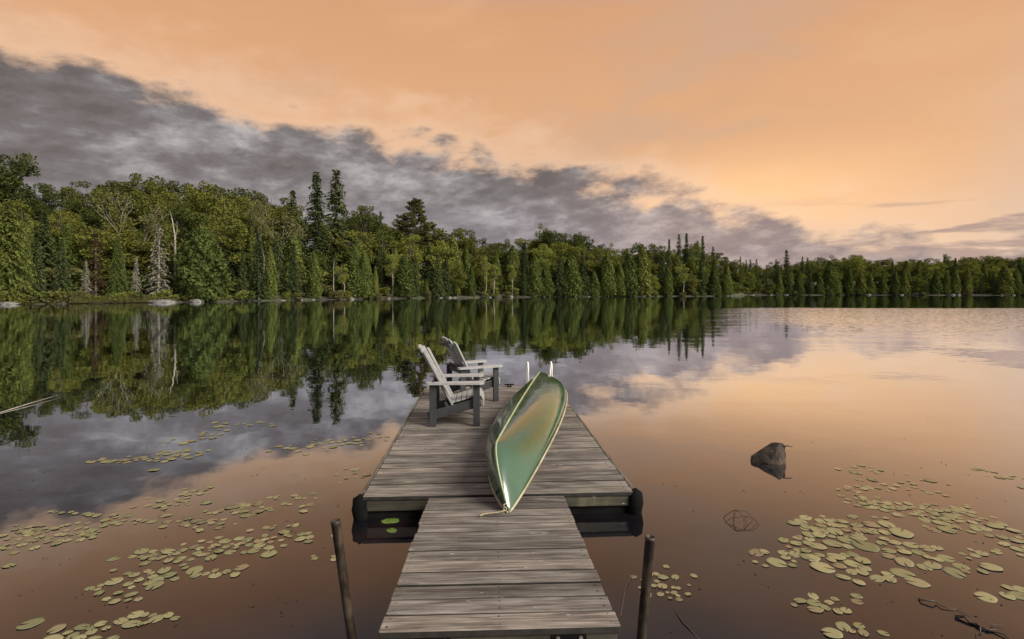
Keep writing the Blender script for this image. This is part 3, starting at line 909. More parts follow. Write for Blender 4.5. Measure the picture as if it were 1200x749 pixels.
for (s_, st_, h0_, h1_, nm_) in ((30, 20, 4, 6.5, 'high up'), (6.5, 16, 2.5, 4.5, 'in second row'), (14, 19, 3, 5.5, 'halfway up')):
    px = -50
    while px < 1240:
        sec = section(px)
        plant('shrub', px, s_ + rng.normal(), 0, f'leafy undergrowth bush {nm_} {sec}', f'undergrowth bushes {nm_} {sec}', 1.3 + 0.5 * rng.random(), height=h0_ + (h1_ - h0_) * rng.random())
        px += st_ * (0.6 + 0.8 * rng.random())
for k in range(15):
    x_ = -56 + k * 8 + rng.normal() * 2
    kd = ['broad', 'spruce', 'dark_broad'][k % 3]
    parts, h0 = PROTO[kd][k % len(PROTO[kd])]
    o = empty(NAMES[kd][0], (x_, -27 + rng.normal() * 3, 1.6), rng.random() * 6.28, f'{KIND_LOOK[kd]} on the near bank', NAMES[kd][1], f'{kd.replace("_", " ")} trees on the near bank')
    kk = (10 + 4 * rng.random()) / h0
    o.scale = (kk * 1.2, kk * 1.2, kk)
    for pn, me in parts:
        link(pn, me, None, o)

# --- shrubs, boulders, driftwood and grass along the water
px = -30
while px < 1230:
    if rng.random() < 0.8:
        plant('shrub', px, 0.5, 0, f'low leafy shrub at the waterline {section(px)}', f'shrubs at the waterline {section(px)}', 1.0 + 0.5 * rng.random(), height=1.2 + 1.2 * rng.random())
    px += 9 + 10 * rng.random()

def rock_mesh(name, mt, seed, sub=3, rough=0.25, flat=0.6):
    bm = bmesh.new()
    bmesh.ops.create_icosphere(bm, subdivisions=sub, radius=1.0)
    rg = np.random.default_rng(seed)
    pl = rg.normal(size=(9, 3)); pl /= np.linalg.norm(pl, axis=1, keepdims=True)
    dd = 0.62 + 0.3 * rg.random(9)
    for v in bm.verts:
        p = np.array(v.co)
        for a, b in zip(pl, dd):
            k = p @ a
            if k > b:
                p = p - a * (k - b) * 0.85
        p += rg.normal(size=3) * rough * 0.06
        v.co = Vector((p[0], p[1], p[2] * flat))
    me = bpy.data.meshes.new(name)
    bm.to_mesh(me)
    bm.free()
    me.materials.append(mt)
    return me
RM = [rock_mesh('boulder', M['boulder'], 20 + i) for i in range(4)]
def boulder(px, s, wpx, hpx, label, group=None):
    Y = shore(px) + s
    o = link('boulder', RM[int(rng.integers(4))])
    o.location = (wx(px, Y), Y, max(0.0, ground(px, s)) * 0.5)
    k = wpx * Y / F / 2
    o.scale = (k, k * 0.8, hpx * Y / F / 0.8)
    o.rotation_euler = (0, 0, rng.normal() * 0.3)
    tag(o, label, 'boulder', group)
boulder(191, -0.6, 34, 5.5, 'long pale flat boulder at the water below the grey dead spruce')
boulder(231, -0.2, 18, 5.5, 'pale boulder at the water in front of the round cedar')
boulder(8, -0.6, 26, 5, 'low grey boulder at the water on the left edge')
boulder(412, -0.4, 9, 3.4, 'small pale boulder below the leaning birch')
for px in [60, 262, 330, 352, 366, 455, 515, 524, 533, 575, 597, 640, 690, 752, 880, 905, 918, 985, 1018, 1055, 1115, 1120, 1175, 1186]:
    boulder(px + rng.normal() * 2, -0.2 + rng.random(), (4 + 6 * rng.random()) * (0.7 if px > 440 else 1.1), 1.4 + 1.5 * rng.random() ** 2,
            f'small pale boulder at the waterline {section(px)}', f'boulders at the waterline {section(px)}')

dr = empty('driftwood', tuple(at(66, 354.5)), 0, 'bleached fallen tree with bare branches lying at the left waterline', 'driftwood')
b = MB()
b.tube([(-1.9, 0.4, 1.15), (-0.6, 0.1, 0.45), (0.7, -0.3, 0.12), (2.6, -0.5, 0.2)], [0.06, 0.12, 0.15, 0.07], 7)
b.build('log', M['drift'], dr, True)
for pts in ([(-1.3, 0.2, 0.1), (-0.5, 0, 0.8), (-0.1, 0, 1.9)], [(0.2, -0.1, 0.15), (-0.5, 0, 0.75), (-1.7, 0.1, 1.0)], [(0.6, -0.2, 0.2), (1.0, 0, 0.9), (0.9, 0, 1.6)], [(-0.4, -0.1, 0.2), (-1.0, -0.3, 0.5), (-2.0, -0.4, 0.55)]):
    b = MB()
    b.tube(pts, [0.07, 0.05, 0.015], 6)
    b.build('branch', M['drift'], dr, True)

L = Leaves()
for k in range(230):
    px = 84 + 95 * rng.random()
    Y = shore(px) + 0.9 * rng.random() - 0.3
    n = 9
    hgt = (0.14 + 0.30 * rng.random()) * (0.7 + 0.6 * rng.random((n, 1)))
    u = np.array([[0, 0, 1.0]]) + rng.normal(size=(n, 3)) * 0.38
    c = np.column_stack([np.full(n, wx(px, Y)) + rng.normal(size=n) * 0.10, np.full(n, Y) + rng.normal(size=n) * 0.1, np.full(n, 0.06)]) + u * hgt
    L.add(c, u * hgt, np.tile([0.035, 0, 0], (n, 1)), np.clip(0.5 + rng.normal(size=n) * 0.35, 0, 1))
tag(link('grass', L.mesh('grass', M['sparse'])), 'tall olive grass along the left waterline', 'grass', kind='stuff')

# ------------------------------------------------------------------ floating dock
DECK = 0.20
YAW = math.atan2(0.055, 1.0)          # the dock runs slightly to the left of the view
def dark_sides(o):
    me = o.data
    me.materials.append(M['edge_shade'])
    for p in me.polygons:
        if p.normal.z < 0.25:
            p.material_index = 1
def planks(mb, x0, x1, y0, y1, top, pw, gap, th, jitter=0.003):
    y = y0
    while y < y1 - pw * 0.5:
        wv = pw * (0.96 + 0.08 * rng.random())
        a = rng.random()
        j0, j1 = rng.normal() * jitter, rng.normal() * jitter
        cx, lx = (x0 + x1) / 2 + (j0 + j1) / 2, (x1 - x0) + (j1 - j0)
        mb.box((cx, y + wv / 2, top - th / 2 + rng.normal() * 0.0022), (lx, wv, th), 0.005, Euler((rng.normal() * 0.006, rng.normal() * 0.0010, rng.normal() * 0.0014)), a)
        y += wv + gap * (0.7 + 0.6 * rng.random())

fc = Vector((-0.105, 4.485, 0.0))
dock = empty('floating_dock', fc, YAW, 'floating dock of weathered grey boards carrying two chairs and a canoe', 'dock')
HW, LEN = 1.165, 5.12
b = MB(); planks(b, -HW, HW, 0.0, LEN, DECK, 0.127, 0.016, 0.036)
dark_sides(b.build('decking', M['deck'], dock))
b = MB(); b.box((0, 0.035, 0.118), (2 * HW - 0.05, 0.045, 0.095), 0.004, None, 0.3); b.build('fascia_beam', M['beam'], dock)
b = MB(); b.box((0, LEN - 0.05, 0.105), (2 * HW - 0.05, 0.045, 0.115), 0.004, None, 0.6); b.build('fascia_beam', M['beam'], dock)
for sx in (-1, 1):
    b = MB(); b.box((sx * (HW - 0.045), LEN / 2, 0.10), (0.045, LEN - 0.17, 0.12), 0.004, None, 0.2 + 0.3 * sx); b.build('side_beam', M['beam_y'], dock)
    b = MB(); b.box((sx * (HW + 0.024), LEN / 2 + 0.05, DECK - 0.030), (0.030, LEN - 0.16, 0.05), 0.006, None, 0.5); b.build('rub_rail', M['beam_y'], dock)
    b = MB()
    for k in range(4):
        b.box((sx * 0.68, 0.75 + k * 1.2, -0.02), (0.75, 1.0, 0.16), 0.04)
    b.build('float', M['rubber'], dock)
    for yy_ in (0.03, LEN - 0.06):
        b = MB()
        b.tube([(sx * (HW + 0.008), yy_, -0.02), (sx * (HW + 0.022), yy_, 0.02), (sx * (HW + 0.030), yy_, 0.09), (sx * (HW + 0.026), yy_, 0.165), (sx * (HW + 0.010), yy_, 0.195)], [0.050, 0.064, 0.070, 0.064, 0.036], 14)
        b.build('corner_bumper', M['rubber'], dock, True)
b = MB()
b.box((0, 0.045, 0.015), (2 * HW - 0.03, 0.02, 0.115), 0.002); b.build('gap_sheet', M['rubber'], dock)  # black sheet put in for the dark gap below the front beam
b = MB()
for k in range(int(LEN / 0.143)):
    for xx in (-HW + 0.06, -0.02, HW - 0.06):
        for q in (0.035, 0.10):
            b.tube([(xx + rng.normal() * 0.006, k * 0.143 + q, DECK - 0.001), (xx, k * 0.143 + q, DECK + 0.0018)], 0.0042, 6)
o_ = b.build('nail_head', M['nail'], dock); o_['kind'] = 'stuff'

# ------------------------------------------------------------------ ramp to the shore
RZ = math.atan2(0.129 - 0.056, 4.43 - 2.485)
ramp = empty('gangway', (-0.056, 2.485, 0.339), RZ, 'sloping plank gangway leading from the shore to the floating dock', 'gangway')
RL = 1.945
RSL = -math.atan2(0.139, RL)
ramp.rotation_euler = (RSL, 0, RZ)
b = MB(); planks(b, -0.575, 0.575, 0.0, RL, 0.0, 0.131, 0.0185, 0.036)
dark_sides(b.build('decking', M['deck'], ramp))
for xx in (-0.54, 0.0, 0.54):
    b = MB(); b.box((xx, RL / 2 + 0.01, -0.1075), (0.042, RL - 0.12, 0.14), 0.003, None, 0.4 + xx * 0.3); b.build('stringer', M['beam_y'], ramp)
b = MB(); b.box((0, 0.03, -0.108), (1.13, 0.042, 0.141), 0.003, None, 0.45); b.build('end_beam', M['beam'], ramp)
for xx in (-0.32, 0.33):
    b = MB()
    b.box((xx, 0.006, -0.075), (0.17, 0.006, 0.07), 0.002)
    h_ = b.build('hinge_plate', M['rubber'], ramp)
    for q in (-0.055, 0.055):
        b = MB(); b.tube([(xx + q, 0.004, -0.055), (xx + q, -0.010, -0.055)], 0.011, 8); b.build('bolt', M['steel'], h_)
b = MB()
for k in range(13):
    for xx in (-0.54, 0.0, 0.54):
        for q in (0.035, 0.105):
            b.tube([(xx + rng.normal() * 0.006, k * 0.149 + q, -0.001), (xx, k * 0.149 + q, 0.0018)], 0.0042, 6)
o_ = b.build('nail_head', M['nail'], ramp); o_['kind'] = 'stuff'
bw = empty('boardwalk', (-0.02, -1.7, 0), RZ, 'fixed plank boardwalk at the shore end of the gangway', 'boardwalk')
b = MB(); planks(b, -0.6, 0.6, 0.0, 4.05, 0.215, 0.14, 0.007, 0.036); b.build('decking', M['deck'], bw)
for xx in (-0.55, 0.55):
    b = MB(); b.box((xx, 2.0, 0.10), (0.045, 4.0, 0.14), 0.003, None, 0.3); b.build('stringer', M['beam_y'], bw)
    for yy_ in (1.4, 3.8):
        b = MB(); b.tube([(xx * 0.8, yy_, -1.6), (xx * 0.8, yy_, 0.16)], 0.06, 8); b.build('post', M['beam_y'], bw)

# ------------------------------------------------------------------ mooring pipes
def pipe(p0, p1, r, label):
    p0, p1 = Vector(p0), Vector(p1)
    ax = (p1 - p0).normalized()
    L_ = (p1 - p0).length
    n = 20
    vs, fs = [], []
    prof = [(r, 0.0), (r, L_ * 0.5), (r, L_ - 0.02), (r * 1.06, L_ - 0.018), (r * 1.06, L_), (r * 0.80, L_), (r * 0.80, L_ - 0.35)]
    for (rr, zz) in prof:
        for k in range(n):
            a = 6.28318 * k / n
            vs.append((rr * math.cos(a), rr * math.sin(a), zz))
    for i in range(len(prof) - 1):
        for k in range(n):
            k2 = (k + 1) % n
            fs.append((i * n + k, i * n + k2, (i + 1) * n + k2, (i + 1) * n + k))
    b = MB(); b.add(vs, fs)
    o = b.build('mooring_pipe', M['rust'], None)
    o.location = p0
    o.rotation_euler = ax.to_track_quat('Z', 'Y').to_euler()
    for p in o.data.polygons:
        p.use_smooth = len(p.vertices) == 4
    tag(o, label, 'pipe', 'hollow mooring pipes beside the gangway')
d0 = Vector((-0.85, 2.8, 0)) - Vector((-0.95, 2.8, 0.715))
pipe(Vector((-0.95, 2.8, 0.715)) + d0 * 2.6, (-0.95, 2.8, 0.715), 0.0245, 'dark rusty hollow steel pipe standing in the water left of the gangway')
d0 = Vector((0.69, 2.8, 0)) - Vector((0.744, 2.8, 0.63))
pipe(Vector((0.744, 2.8, 0.63)) + d0 * 2.6, (0.744, 2.8, 0.63), 0.0265, 'brown rusty hollow steel pipe standing in the water right of the gangway')

# ------------------------------------------------------------------ chairs
def make_chair(label):
    t = empty('adirondack_chair', (0, 0, 0), 0, label, 'chair', 'slatted chairs on the dock')
    mp, ml = M['plasticlumber'], M['slat']
    hw = 0.30
    for s in (-1, 1):
        b = MB(); b.box((0.285, s * hw, 0.272), (0.088, 0.036, 0.544), 0.005); b.build('leg', mp, t)
        b = MB(); b.box((-0.275, s * hw, 0.272), (0.088, 0.036, 0.544), 0.005); b.build('leg', mp, t)
        # arm: a rounded board, wider at the front
        vs, fs = [], []
        xs_ = [-0.36, -0.345, -0.2, 0.0, 0.2, 0.33, 0.372, 0.385]
        wd = [0.035, 0.05, 0.055, 0.062, 0.072, 0.074, 0.06, 0.035]
        for zz in (0.546, 0.572):
            for x_, w_ in zip(xs_, wd):
                vs += [(x_, s * (hw + 0.01) - w_, zz), (x_, s * (hw + 0.01) + w_, zz)]
        n = len(xs_)
        for k in range(n - 1):
            a = 2 * k
            fs += [(a, a + 1, a + 3, a + 2), (2 * n + a, 2 * n + a + 2, 2 * n + a + 3, 2 * n + a + 1), (a, a + 2, 2 * n + a + 2, 2 * n + a), (a + 1, 2 * n + a + 1, 2 * n + a + 3, a + 3)]
        fs += [(0, 2 * n, 2 * n + 1, 1), (2 * n - 2, 2 * n - 1, 4 * n - 1, 4 * n - 2)]
        b = MB(); b.add(vs, fs); b.build('arm', ml, t)
        b = MB()
        b.box((0.0, s * (hw - 0.037), 0.215), (0.70, 0.032, 0.115), 0.005, Euler((0, -R(15), 0)))
        b.build('side_rail', mp, t)
    # seat slats follow a curve: rounded front edge, dipping towards the back
    b = MB()
    pts = [(0.375, 0.285), (0.368, 0.345), (0.325, 0.385), (0.26, 0.378), (0.19, 0.358), (0.12, 0.338), (0.05, 0.318), (-0.02, 0.300)]
    for i, (x_, z_) in enumerate(pts):
        if i == 0: a = R(-86)
        elif i == 1: a = R(-62)
        elif i == 2: a = R(-12)
        else: a = -R(16)
        b.box((x_, 0, z_), (0.062, 0.50, 0.020), 0.005, Euler((0, a if i > 2 else -a, 0)))
    b.build('seat', ml, t)
    # reclined back of five upright slats with an arched top
    ln = R(29)
    ax = Vector((-math.sin(ln), 0, math.cos(ln)))
    nr = Vector((math.cos(ln), 0, math.sin(ln)))
    org = Vector((-0.045, 0, 0.245))
    b = MB()
    for k in range(-3, 4):
        w0, w1 = 0.068, 0.0805
        y0_, y1_ = k * 0.071, k * 0.083
        top = 0.90 - 0.011 * k * k
        bow = 0.004 * k * k
        th = 0.020
        vs = []
        for dn in (0, -th):
            vs += [org + nr * (dn + bow) + Vector((0, y0_ - w0 / 2, 0)), org + nr * (dn + bow) + Vector((0, y0_ + w0 / 2, 0)),
                   org + ax * (top - 0.012 * (k > 0) * k) + nr * (dn + bow * 1.6) + Vector((0, y1_ + w1 / 2, 0)), org + ax * (top + 0.012 * (k < 0) * k) + nr * (dn + bow * 1.6) + Vector((0, y1_ - w1 / 2, 0))]
        b.add(vs, [(0, 1, 2, 3), (7, 6, 5, 4), (0, 4, 5, 1), (1, 5, 6, 2), (2, 6, 7, 3), (3, 7, 4, 0)])
    b.build('backrest', ml, t)
    for dist, wdt, hh in ((0.37, 0.60, 0.075), (0.05, 0.54, 0.07), (0.78, 0.50, 0.055)):
        c = org + ax * dist - nr * 0.040
        b = MB(); b.box(c, (0.034, wdt, hh), 0.004, Euler((0, -ln, 0))); b.build('back_brace', mp, t)
    b = MB(); b.box((-0.275, 0, 0.50), (0.036, 0.564, 0.07), 0.004); b.build('rear_rail', mp, t)
    b = MB(); b.box((0.275, 0, 0.30), (0.03, 0.564, 0.075), 0.004); b.build('front_rail', mp, t)
    return t
def copy_tree(o, parent=None):
    c = o.copy()
    COL.objects.link(c)
    if parent is not None:
        c.parent = parent
    for ch in list(o.children):
        copy_tree(ch, c)
    return c
ch1 = make_chair('nearer grey slatted chair with wide arms facing right on the dock')
ch2 = copy_tree(ch1)
ch2['label'] = 'farther grey slatted chair turned towards the lake behind the nearer one'
ch1.location = (-0.765, 7.02, DECK + 0.002); ch1.rotation_euler = (0, 0, R(4))
ch2.location = (-0.647, 8.40, DECK + 0.002); ch2.rotation_euler = (0, 0, R(27))

# ------------------------------------------------------------------ canoe, upside down
def canoe():
    Lh, HB, D, SH = 2.45, 0.435, 0.30, 0.165
    N, K = 72, 26
    def gun(t):      # gunwale half beam and sheer height (upright canoe, z up, midship gunwale at 0)
        return HB * (1 - abs(t) ** 2.3) ** 0.85, SH * abs(t) ** 3.2
    def keelz(t):
        a = abs(t)
        return -D + 0.03 * a * a + (SH * a ** 3.2 + D - 0.03 * a * a) * max(0.0, (a - 0.80) / 0.20) ** 2.1
    vs, fs = [], []
    for i in range(N + 1):
        t = -1 + 2 * i / N
        t = math.copysign(1 - (1 - abs(t)) ** 1.25, t)
        b_, zg = gun(t)
        zk = min(keelz(t), zg - 0.001)
        p = 2.3 + 0.5 * (1 - abs(t)) - 0.9 * abs(t) ** 2
        for k in range(K + 1):
            s = -1 + 2 * k / K
            th = abs(s) * math.pi / 2
            yy_ = math.sin(th) ** (2 / p)
            zz = math.cos(th) ** (2 / p)
            bulge = 1 + 0.05 * math.sin(math.pi * min(1, zz * 1.3)) * (1 - abs(t))
            vs.append((math.copysign(b_ * yy_ * bulge, s), t * Lh, zg + (zk - zg) * zz))
    for i in range(N):
        for k in range(K):
            a = i * (K + 1) + k
            fs.append((a, a + 1, a + K + 2, a + K + 1))
    root = empty('canoe', (0, 0, 0), 0, 'glossy green canoe lying upside down across the dock and gangway', 'canoe')
    b = MB(); b.add(vs, fs)
    h = b.build('hull', M['hull'], root, True)
    so = h.modifiers.new('thickness', 'SOLIDIFY'); so.thickness = 0.008; so.offset = 1
    for s in (-1, 1):
        b = MB()
        pts = []
        for i in range(0, 61):
            t = -1 + 2 * i / 60
            t = math.copysign(1 - (1 - abs(t)) ** 1.2, t)
            bb, zg = gun(t)
            pts.append((s * (bb + 0.004), t * Lh * 1.0, zg))
        b.tube(pts, 0.010, 8)
        b.build('gunwale', M['trim'], root, True)
    b = MB()
    pts = []
    for i in range(0, 81):
        t = -0.985 + 1.97 * i / 80
        bb, zg = gun(t)
        pts.append((0, t * Lh, min(keelz(t), zg) - 0.003))
    b.tube(pts, 0.0075, 8)
    b.build('keel_strip', M['keel'], root, True)
    for s in (-1, 1):
        b = MB()
        t0 = 0.84
        bb, zg = gun(t0)
        b.add([(-bb, s * t0 * Lh, zg), (bb, s * t0 * Lh, zg), (0, s * Lh * 0.995, SH), (-bb, s * t0 * Lh, zg - 0.015), (bb, s * t0 * Lh, zg - 0.015), (0, s * Lh * 0.995, SH - 0.015)],
              [(0, 1, 2), (5, 4, 3), (0, 3, 4, 1), (1, 4, 5, 2), (2, 5, 3, 0)])
        b.build('deck_plate', M['canoe_in'], root)
    for t0, nm in ((-0.42, 'seat'), (0.40, 'seat'), (0.0, 'thwart')):
        bb, zg = gun(t0)
        b = MB(); b.box((0, t0 * Lh, zg - 0.05), (2 * bb - 0.03, 0.22 if nm == 'seat' else 0.06, 0.025), 0.005); b.build(nm, M['canoe_in'], root)
    return root, SH, Lh
cn, SH, Lh = canoe()
near = Vector((-0.025, 4.02, 0.238))
dirc = Vector((0.146, 1.0, -0.004)).normalized()
roll = R(23)
zax = Vector((0, 0, -1))                      # the canoe's own up now points down
xax = dirc.cross(zax).normalized()
zax = xax.cross(dirc).normalized()
rot = Matrix((xax, dirc, zax)).transposed()
rot = Matrix.Rotation(-roll, 3, dirc) @ rot
mid = near + dirc * Lh - (rot @ Vector((0, 0, SH)))
cn.matrix_world = Matrix.Translation(mid) @ rot.to_4x4()

b = MB()
tip = near + Vector((-0.03, -0.01, 0.02))
rp = [tip + Vector((0.03, 0.10, 0.035)), tip + Vector((-0.01, 0.03, 0.03)), tip, tip + Vector((-0.045, -0.02, -0.004)), tip + Vector((-0.11, -0.035, -0.005)), tip + Vector((-0.16, -0.06, -0.001)), tip + Vector((-0.185, -0.10, 0.003))]
b.tube(rp, 0.0055, 7)
b.tube([tip + Vector((0.012 * math.cos(a), 0.004, 0.010 + 0.014 * math.sin(a))) for a in np.linspace(0, 6.2, 10)], 0.006, 6)
tag(b.build('rope', M['rope'], None, True), 'short tan rope tied to the near tip of the canoe', 'rope')

# ------------------------------------------------------------------ swim ladder and cleat at the lake end
def dockpt(x, y, z):
    c, s = math.cos(YAW), math.sin(YAW)
    return Vector((fc.x + c * x - s * y, fc.y + s * x + c * y, z))
la = empty('swim_ladder', dockpt(0.885, LEN - 0.02, DECK), YAW, 'white swim ladder with two hooped handrails at the lake end of the dock', 'ladder')
for xx in (-0.215, 0.215):
    b = MB()
    pts = [(xx, -0.16, 0.0), (xx, -0.16, 0.34)] + [(xx, -0.06 - 0.10 * math.cos(a), 0.34 + 0.10 * math.sin(a)) for a in np.linspace(0.2, 2.95, 9)] + [(xx, 0.045, 0.30), (xx, 0.06, -0.3), (xx, 0.06, -1.0)]
    b.tube(pts, 0.016, 10)
    b.build('handrail', M['rail'], la, True)
    b = MB(); b.tube([(xx, -0.16, 0.0), (xx, -0.16, 0.012)], 0.04, 12); b.build('foot_flange', M['rail'], la)
for zz in (-0.35, -0.62, -0.9):
    b = MB(); b.tube([(-0.215, 0.06, zz), (0.215, 0.06, zz)], 0.015, 8); b.build('rung', M['rail'], la)
cl = empty('cleat', dockpt(0.33, LEN - 0.13, DECK), YAW, 'small black mooring cleat on the lake end of the dock', 'cleat')
b = MB(); b.box((0, 0, 0.006), (0.09, 0.05, 0.012), 0.003); b.build('base_plate', M['rubber'], cl)
b = MB(); b.tube([(-0.09, 0, 0.045), (-0.03, 0, 0.042), (0.03, 0, 0.042), (0.09, 0, 0.045)], [0.009, 0.014, 0.014, 0.009], 8)
b.tube([(-0.025, 0, 0.01), (-0.025, 0, 0.045)], 0.010, 6); b.tube([(0.025, 0, 0.01), (0.025, 0, 0.045)], 0.010, 6); b.build('horn', M['rubber'], cl)

# ------------------------------------------------------------------ rock in the water and sticks
bmr = bmesh.new()
for p in [(-0.205, 0.05, 0.055), (-0.19, -0.02, -0.06), (-0.10, 0.0, 0.115), (0.0, -0.02, 0.165), (0.085, 0.0, 0.245), (0.135, 0.05, 0.235), (0.155, 0.02, 0.15), (0.165, 0.0, -0.06),
          (0.115, -0.06, 0.02), (0.09, -0.07, -0.08), (0.02, -0.11, -0.06), (-0.03, -0.07, 0.06), (0.0, 0.22, -0.06), (0.16, 0.2, -0.06), (-0.12, 0.16, 0.05), (0.08, 0.16, 0.20)]:
    bmr.verts.new(p)
bmesh.ops.convex_hull(bmr, input=list(bmr.verts))
bmesh.ops.triangulate(bmr, faces=list(bmr.faces))
bmesh.ops.subdivide_edges(bmr, edges=list(bmr.edges), cuts=5, use_grid_fill=True)
rg = np.random.default_rng(3)
for v in bmr.verts:
    x, y, z = v.co
    k = 0.010 * math.sin(31 * x + 17 * z + 5 * y) + 0.007 * math.sin(57 * z - 23 * x) + rg.normal() * 0.0028
    v.co += Vector((k * 0.7, -abs(k) * 0.8, k))
me = bpy.data.meshes.new('rock')
bmr.to_mesh(me); bmr.free()
me.materials.append(M['rock'])
rk = link('rock', me)
rk.location = at(906, 543) + Vector((0, 0.05, -0.02))
rk.rotation_euler = (0, 0, 0.0)
rk.scale = (1.10, 1.1, 0.93)
tag(rk, 'dark angular rock poking out of the water right of the dock', 'rock')
b = MB(); b.tube([rk.location + Vector((0.14, 0, 0.20)), rk.location + Vector((0.19, -0.01, 0.205)), rk.location + Vector((0.235, -0.02, 0.195))], [0.008, 0.006, 0.004], 5)
tag(b.build('twig', M['twig']), 'short twig lying on the right end of the dark rock', 'twig')

c0 = at(868, 613)
b = MB()
for pts in ([(-0.14, 0, -0.02), (-0.08, 0.02, 0.03), (0.0, 0.0, 0.055), (0.09, -0.02, 0.05), (0.15, -0.05, -0.02)],
            [(-0.02, 0.1, -0.02), (-0.02, 0.05, 0.09), (0.02, 0.0, 0.05), (0.02, -0.04, -0.02)],
            [(-0.12, 0.1, -0.02), (-0.03, 0.06, 0.085), (0.08, 0.02, 0.07), (0.14, -0.02, -0.01)],
            [(0.05, -0.06, -0.02), (0.03, 0.0, 0.05), (0.10, 0.04, 0.02), (0.13, 0.05, -0.02)],
            [(-0.10, -0.05, -0.02), (-0.05, 0.0, 0.035), (-0.02, 0.05, 0.09)]):
    ctl = [Vector(p) for p in pts]
    ctl = [ctl[0]] + ctl + [ctl[-1]]
    cur = []
    for k in range(1, len(ctl) - 2):
        for q in (0.0, 0.25, 0.5, 0.75):
            a_, b_, c_, d_ = ctl[k - 1], ctl[k], ctl[k + 1], ctl[k + 2]
            cur.append(0.5 * (2 * b_ + (c_ - a_) * q + (2 * a_ - 5 * b_ + 4 * c_ - d_) * q * q + (3 * b_ - a_ - 3 * c_ + d_) * q ** 3) + Vector(rng.normal(size=3) * 0.003))
    cur.append(ctl[-1])
    b.tube([c0 + p for p in cur], [0.0030 * (1 - 0.6 * k / len(cur)) for k in range(len(cur))], 5)
tag(b.build('twig', M['twig'], None, True), 'tangled bent dark twigs standing in the water below the rock', 'twig')
b = MB(); p0, p1 = at(-14, 488), at(68, 465)
b.tube([p0 + Vector((0, 0, 0.0)), (p0 + p1) / 2 + Vector((0, 0, 0.02)), p1 + Vector((0, 0, 0.03))], [0.010, 0.009, 0.005], 7)
tag(b.build('fallen_branch', M['drift'], None, True), 'long pale stick floating on the water at the left edge', 'branch')
b = MB()
def crooked(p0, p1, r, n=9, amp=0.012):
    pts, rad = [], []
    for k in range(n):
        q = k / (n - 1)
        p = p0 * (1 - q) + p1 * q
        pts.append(p + Vector((rng.normal() * amp, rng.normal() * amp, 0.004 + abs(rng.normal()) * amp * 0.5)))
        rad.append(r * (1 - 0.75 * q) * (0.85 + 0.3 * rng.random()))
    return pts, rad
pts, rad = crooked(at(1078, 705), at(1134, 719), 0.0055)
b.tube(pts, rad, 6)
tag(b.build('fallen_branch', M['wet_wood'], None, True), 'thin dark stick floating in the lower right water', 'branch')
b = MB()
pts, rad = crooked(at(1122, 724), at(1188, 752), 0.011)
b.tube(pts, rad, 6)
pts, rad = crooked(pts[3], at(1146, 748), 0.005, 5)
b.tube(pts, rad, 5)
pts, rad = crooked(at(1150, 738), at(1176, 736), 0.004, 5)
b.tube(pts, rad, 5)
tag(b.build('fallen_branch', M['wet_wood'], None, True), 'thicker dark forked branch at the lower right corner', 'branch')
for i, (pa, pb, pc, lb) in enumerate([((752, 655), (733, 690), (727, 722), 'curved reddish stem in the water left of the right pipe'), ((790, 715), (800, 730), (822, 752), 'thin brown stem below the lily pads at the right pipe')]):
    b = MB(); b.tube([at(*pa), at(*pb) + Vector((0, 0, 0.006)), at(*pc)], 0.003, 5)
    tag(b.build('plant_stem', M['stem'], None, True), lb, 'stem')

# ------------------------------------------------------------------ lily pads
def pad_mesh(seed, mt):
    rg = np.random.default_rng(seed)
    n = 22
    notch = 0.22 + 0.2 * rg.random()
    ph = rg.random(3) * 6.28
    up = 0.0 if seed % 3 else 0.10
    vs = [(0, 0, 0.03)]
    rings = 3
    for r in range(1, rings + 1):
        for k in range(n):
            a = notch / 2 + (2 * math.pi - notch) * k / (n - 1)
            rr = r / rings * (1 + 0.05 * math.sin(2 * a + ph[0]) + 0.03 * math.sin(5 * a + ph[1]))
            z = 0.03 + (r / rings) ** 3 * (0.035 * math.sin(3 * a + ph[2]) + 0.02) + up * max(0, math.cos(a - ph[0])) * (r / rings) ** 3
            vs.append((rr * math.cos(a) * 1.06, rr * math.sin(a) * 0.92, z))
    fs = []
    for k in range(n - 1):
        fs.append((0, 1 + k, 2 + k))
        for r in range(rings - 1):
            a = 1 + r * n + k
            fs.append((a, a + n, a + n + 1, a + 1))
    # thin rim and underside
    nv = len(vs)
    for k in range(n):
        x, y, z = vs[1 + 2 * n + k]
        vs.append((x * 0.98, y * 0.98, z - 0.03))
    vs.append((0, 0, 0.0))
    for k in range(n - 1):
        fs.append((1 + 2 * n + k, nv + k, nv + k + 1, 2 + 2 * n + k))
        fs.append((nv + n, nv + k + 1, nv + k))
    b = MB(); b.add(vs, fs)
    return b.mesh('lily_pad', M[mt], True)
PADS = {k: [pad_mesh(s, k) for s in range(1, 8)] for k in ('pad', 'pad_green', 'pad_dull')}

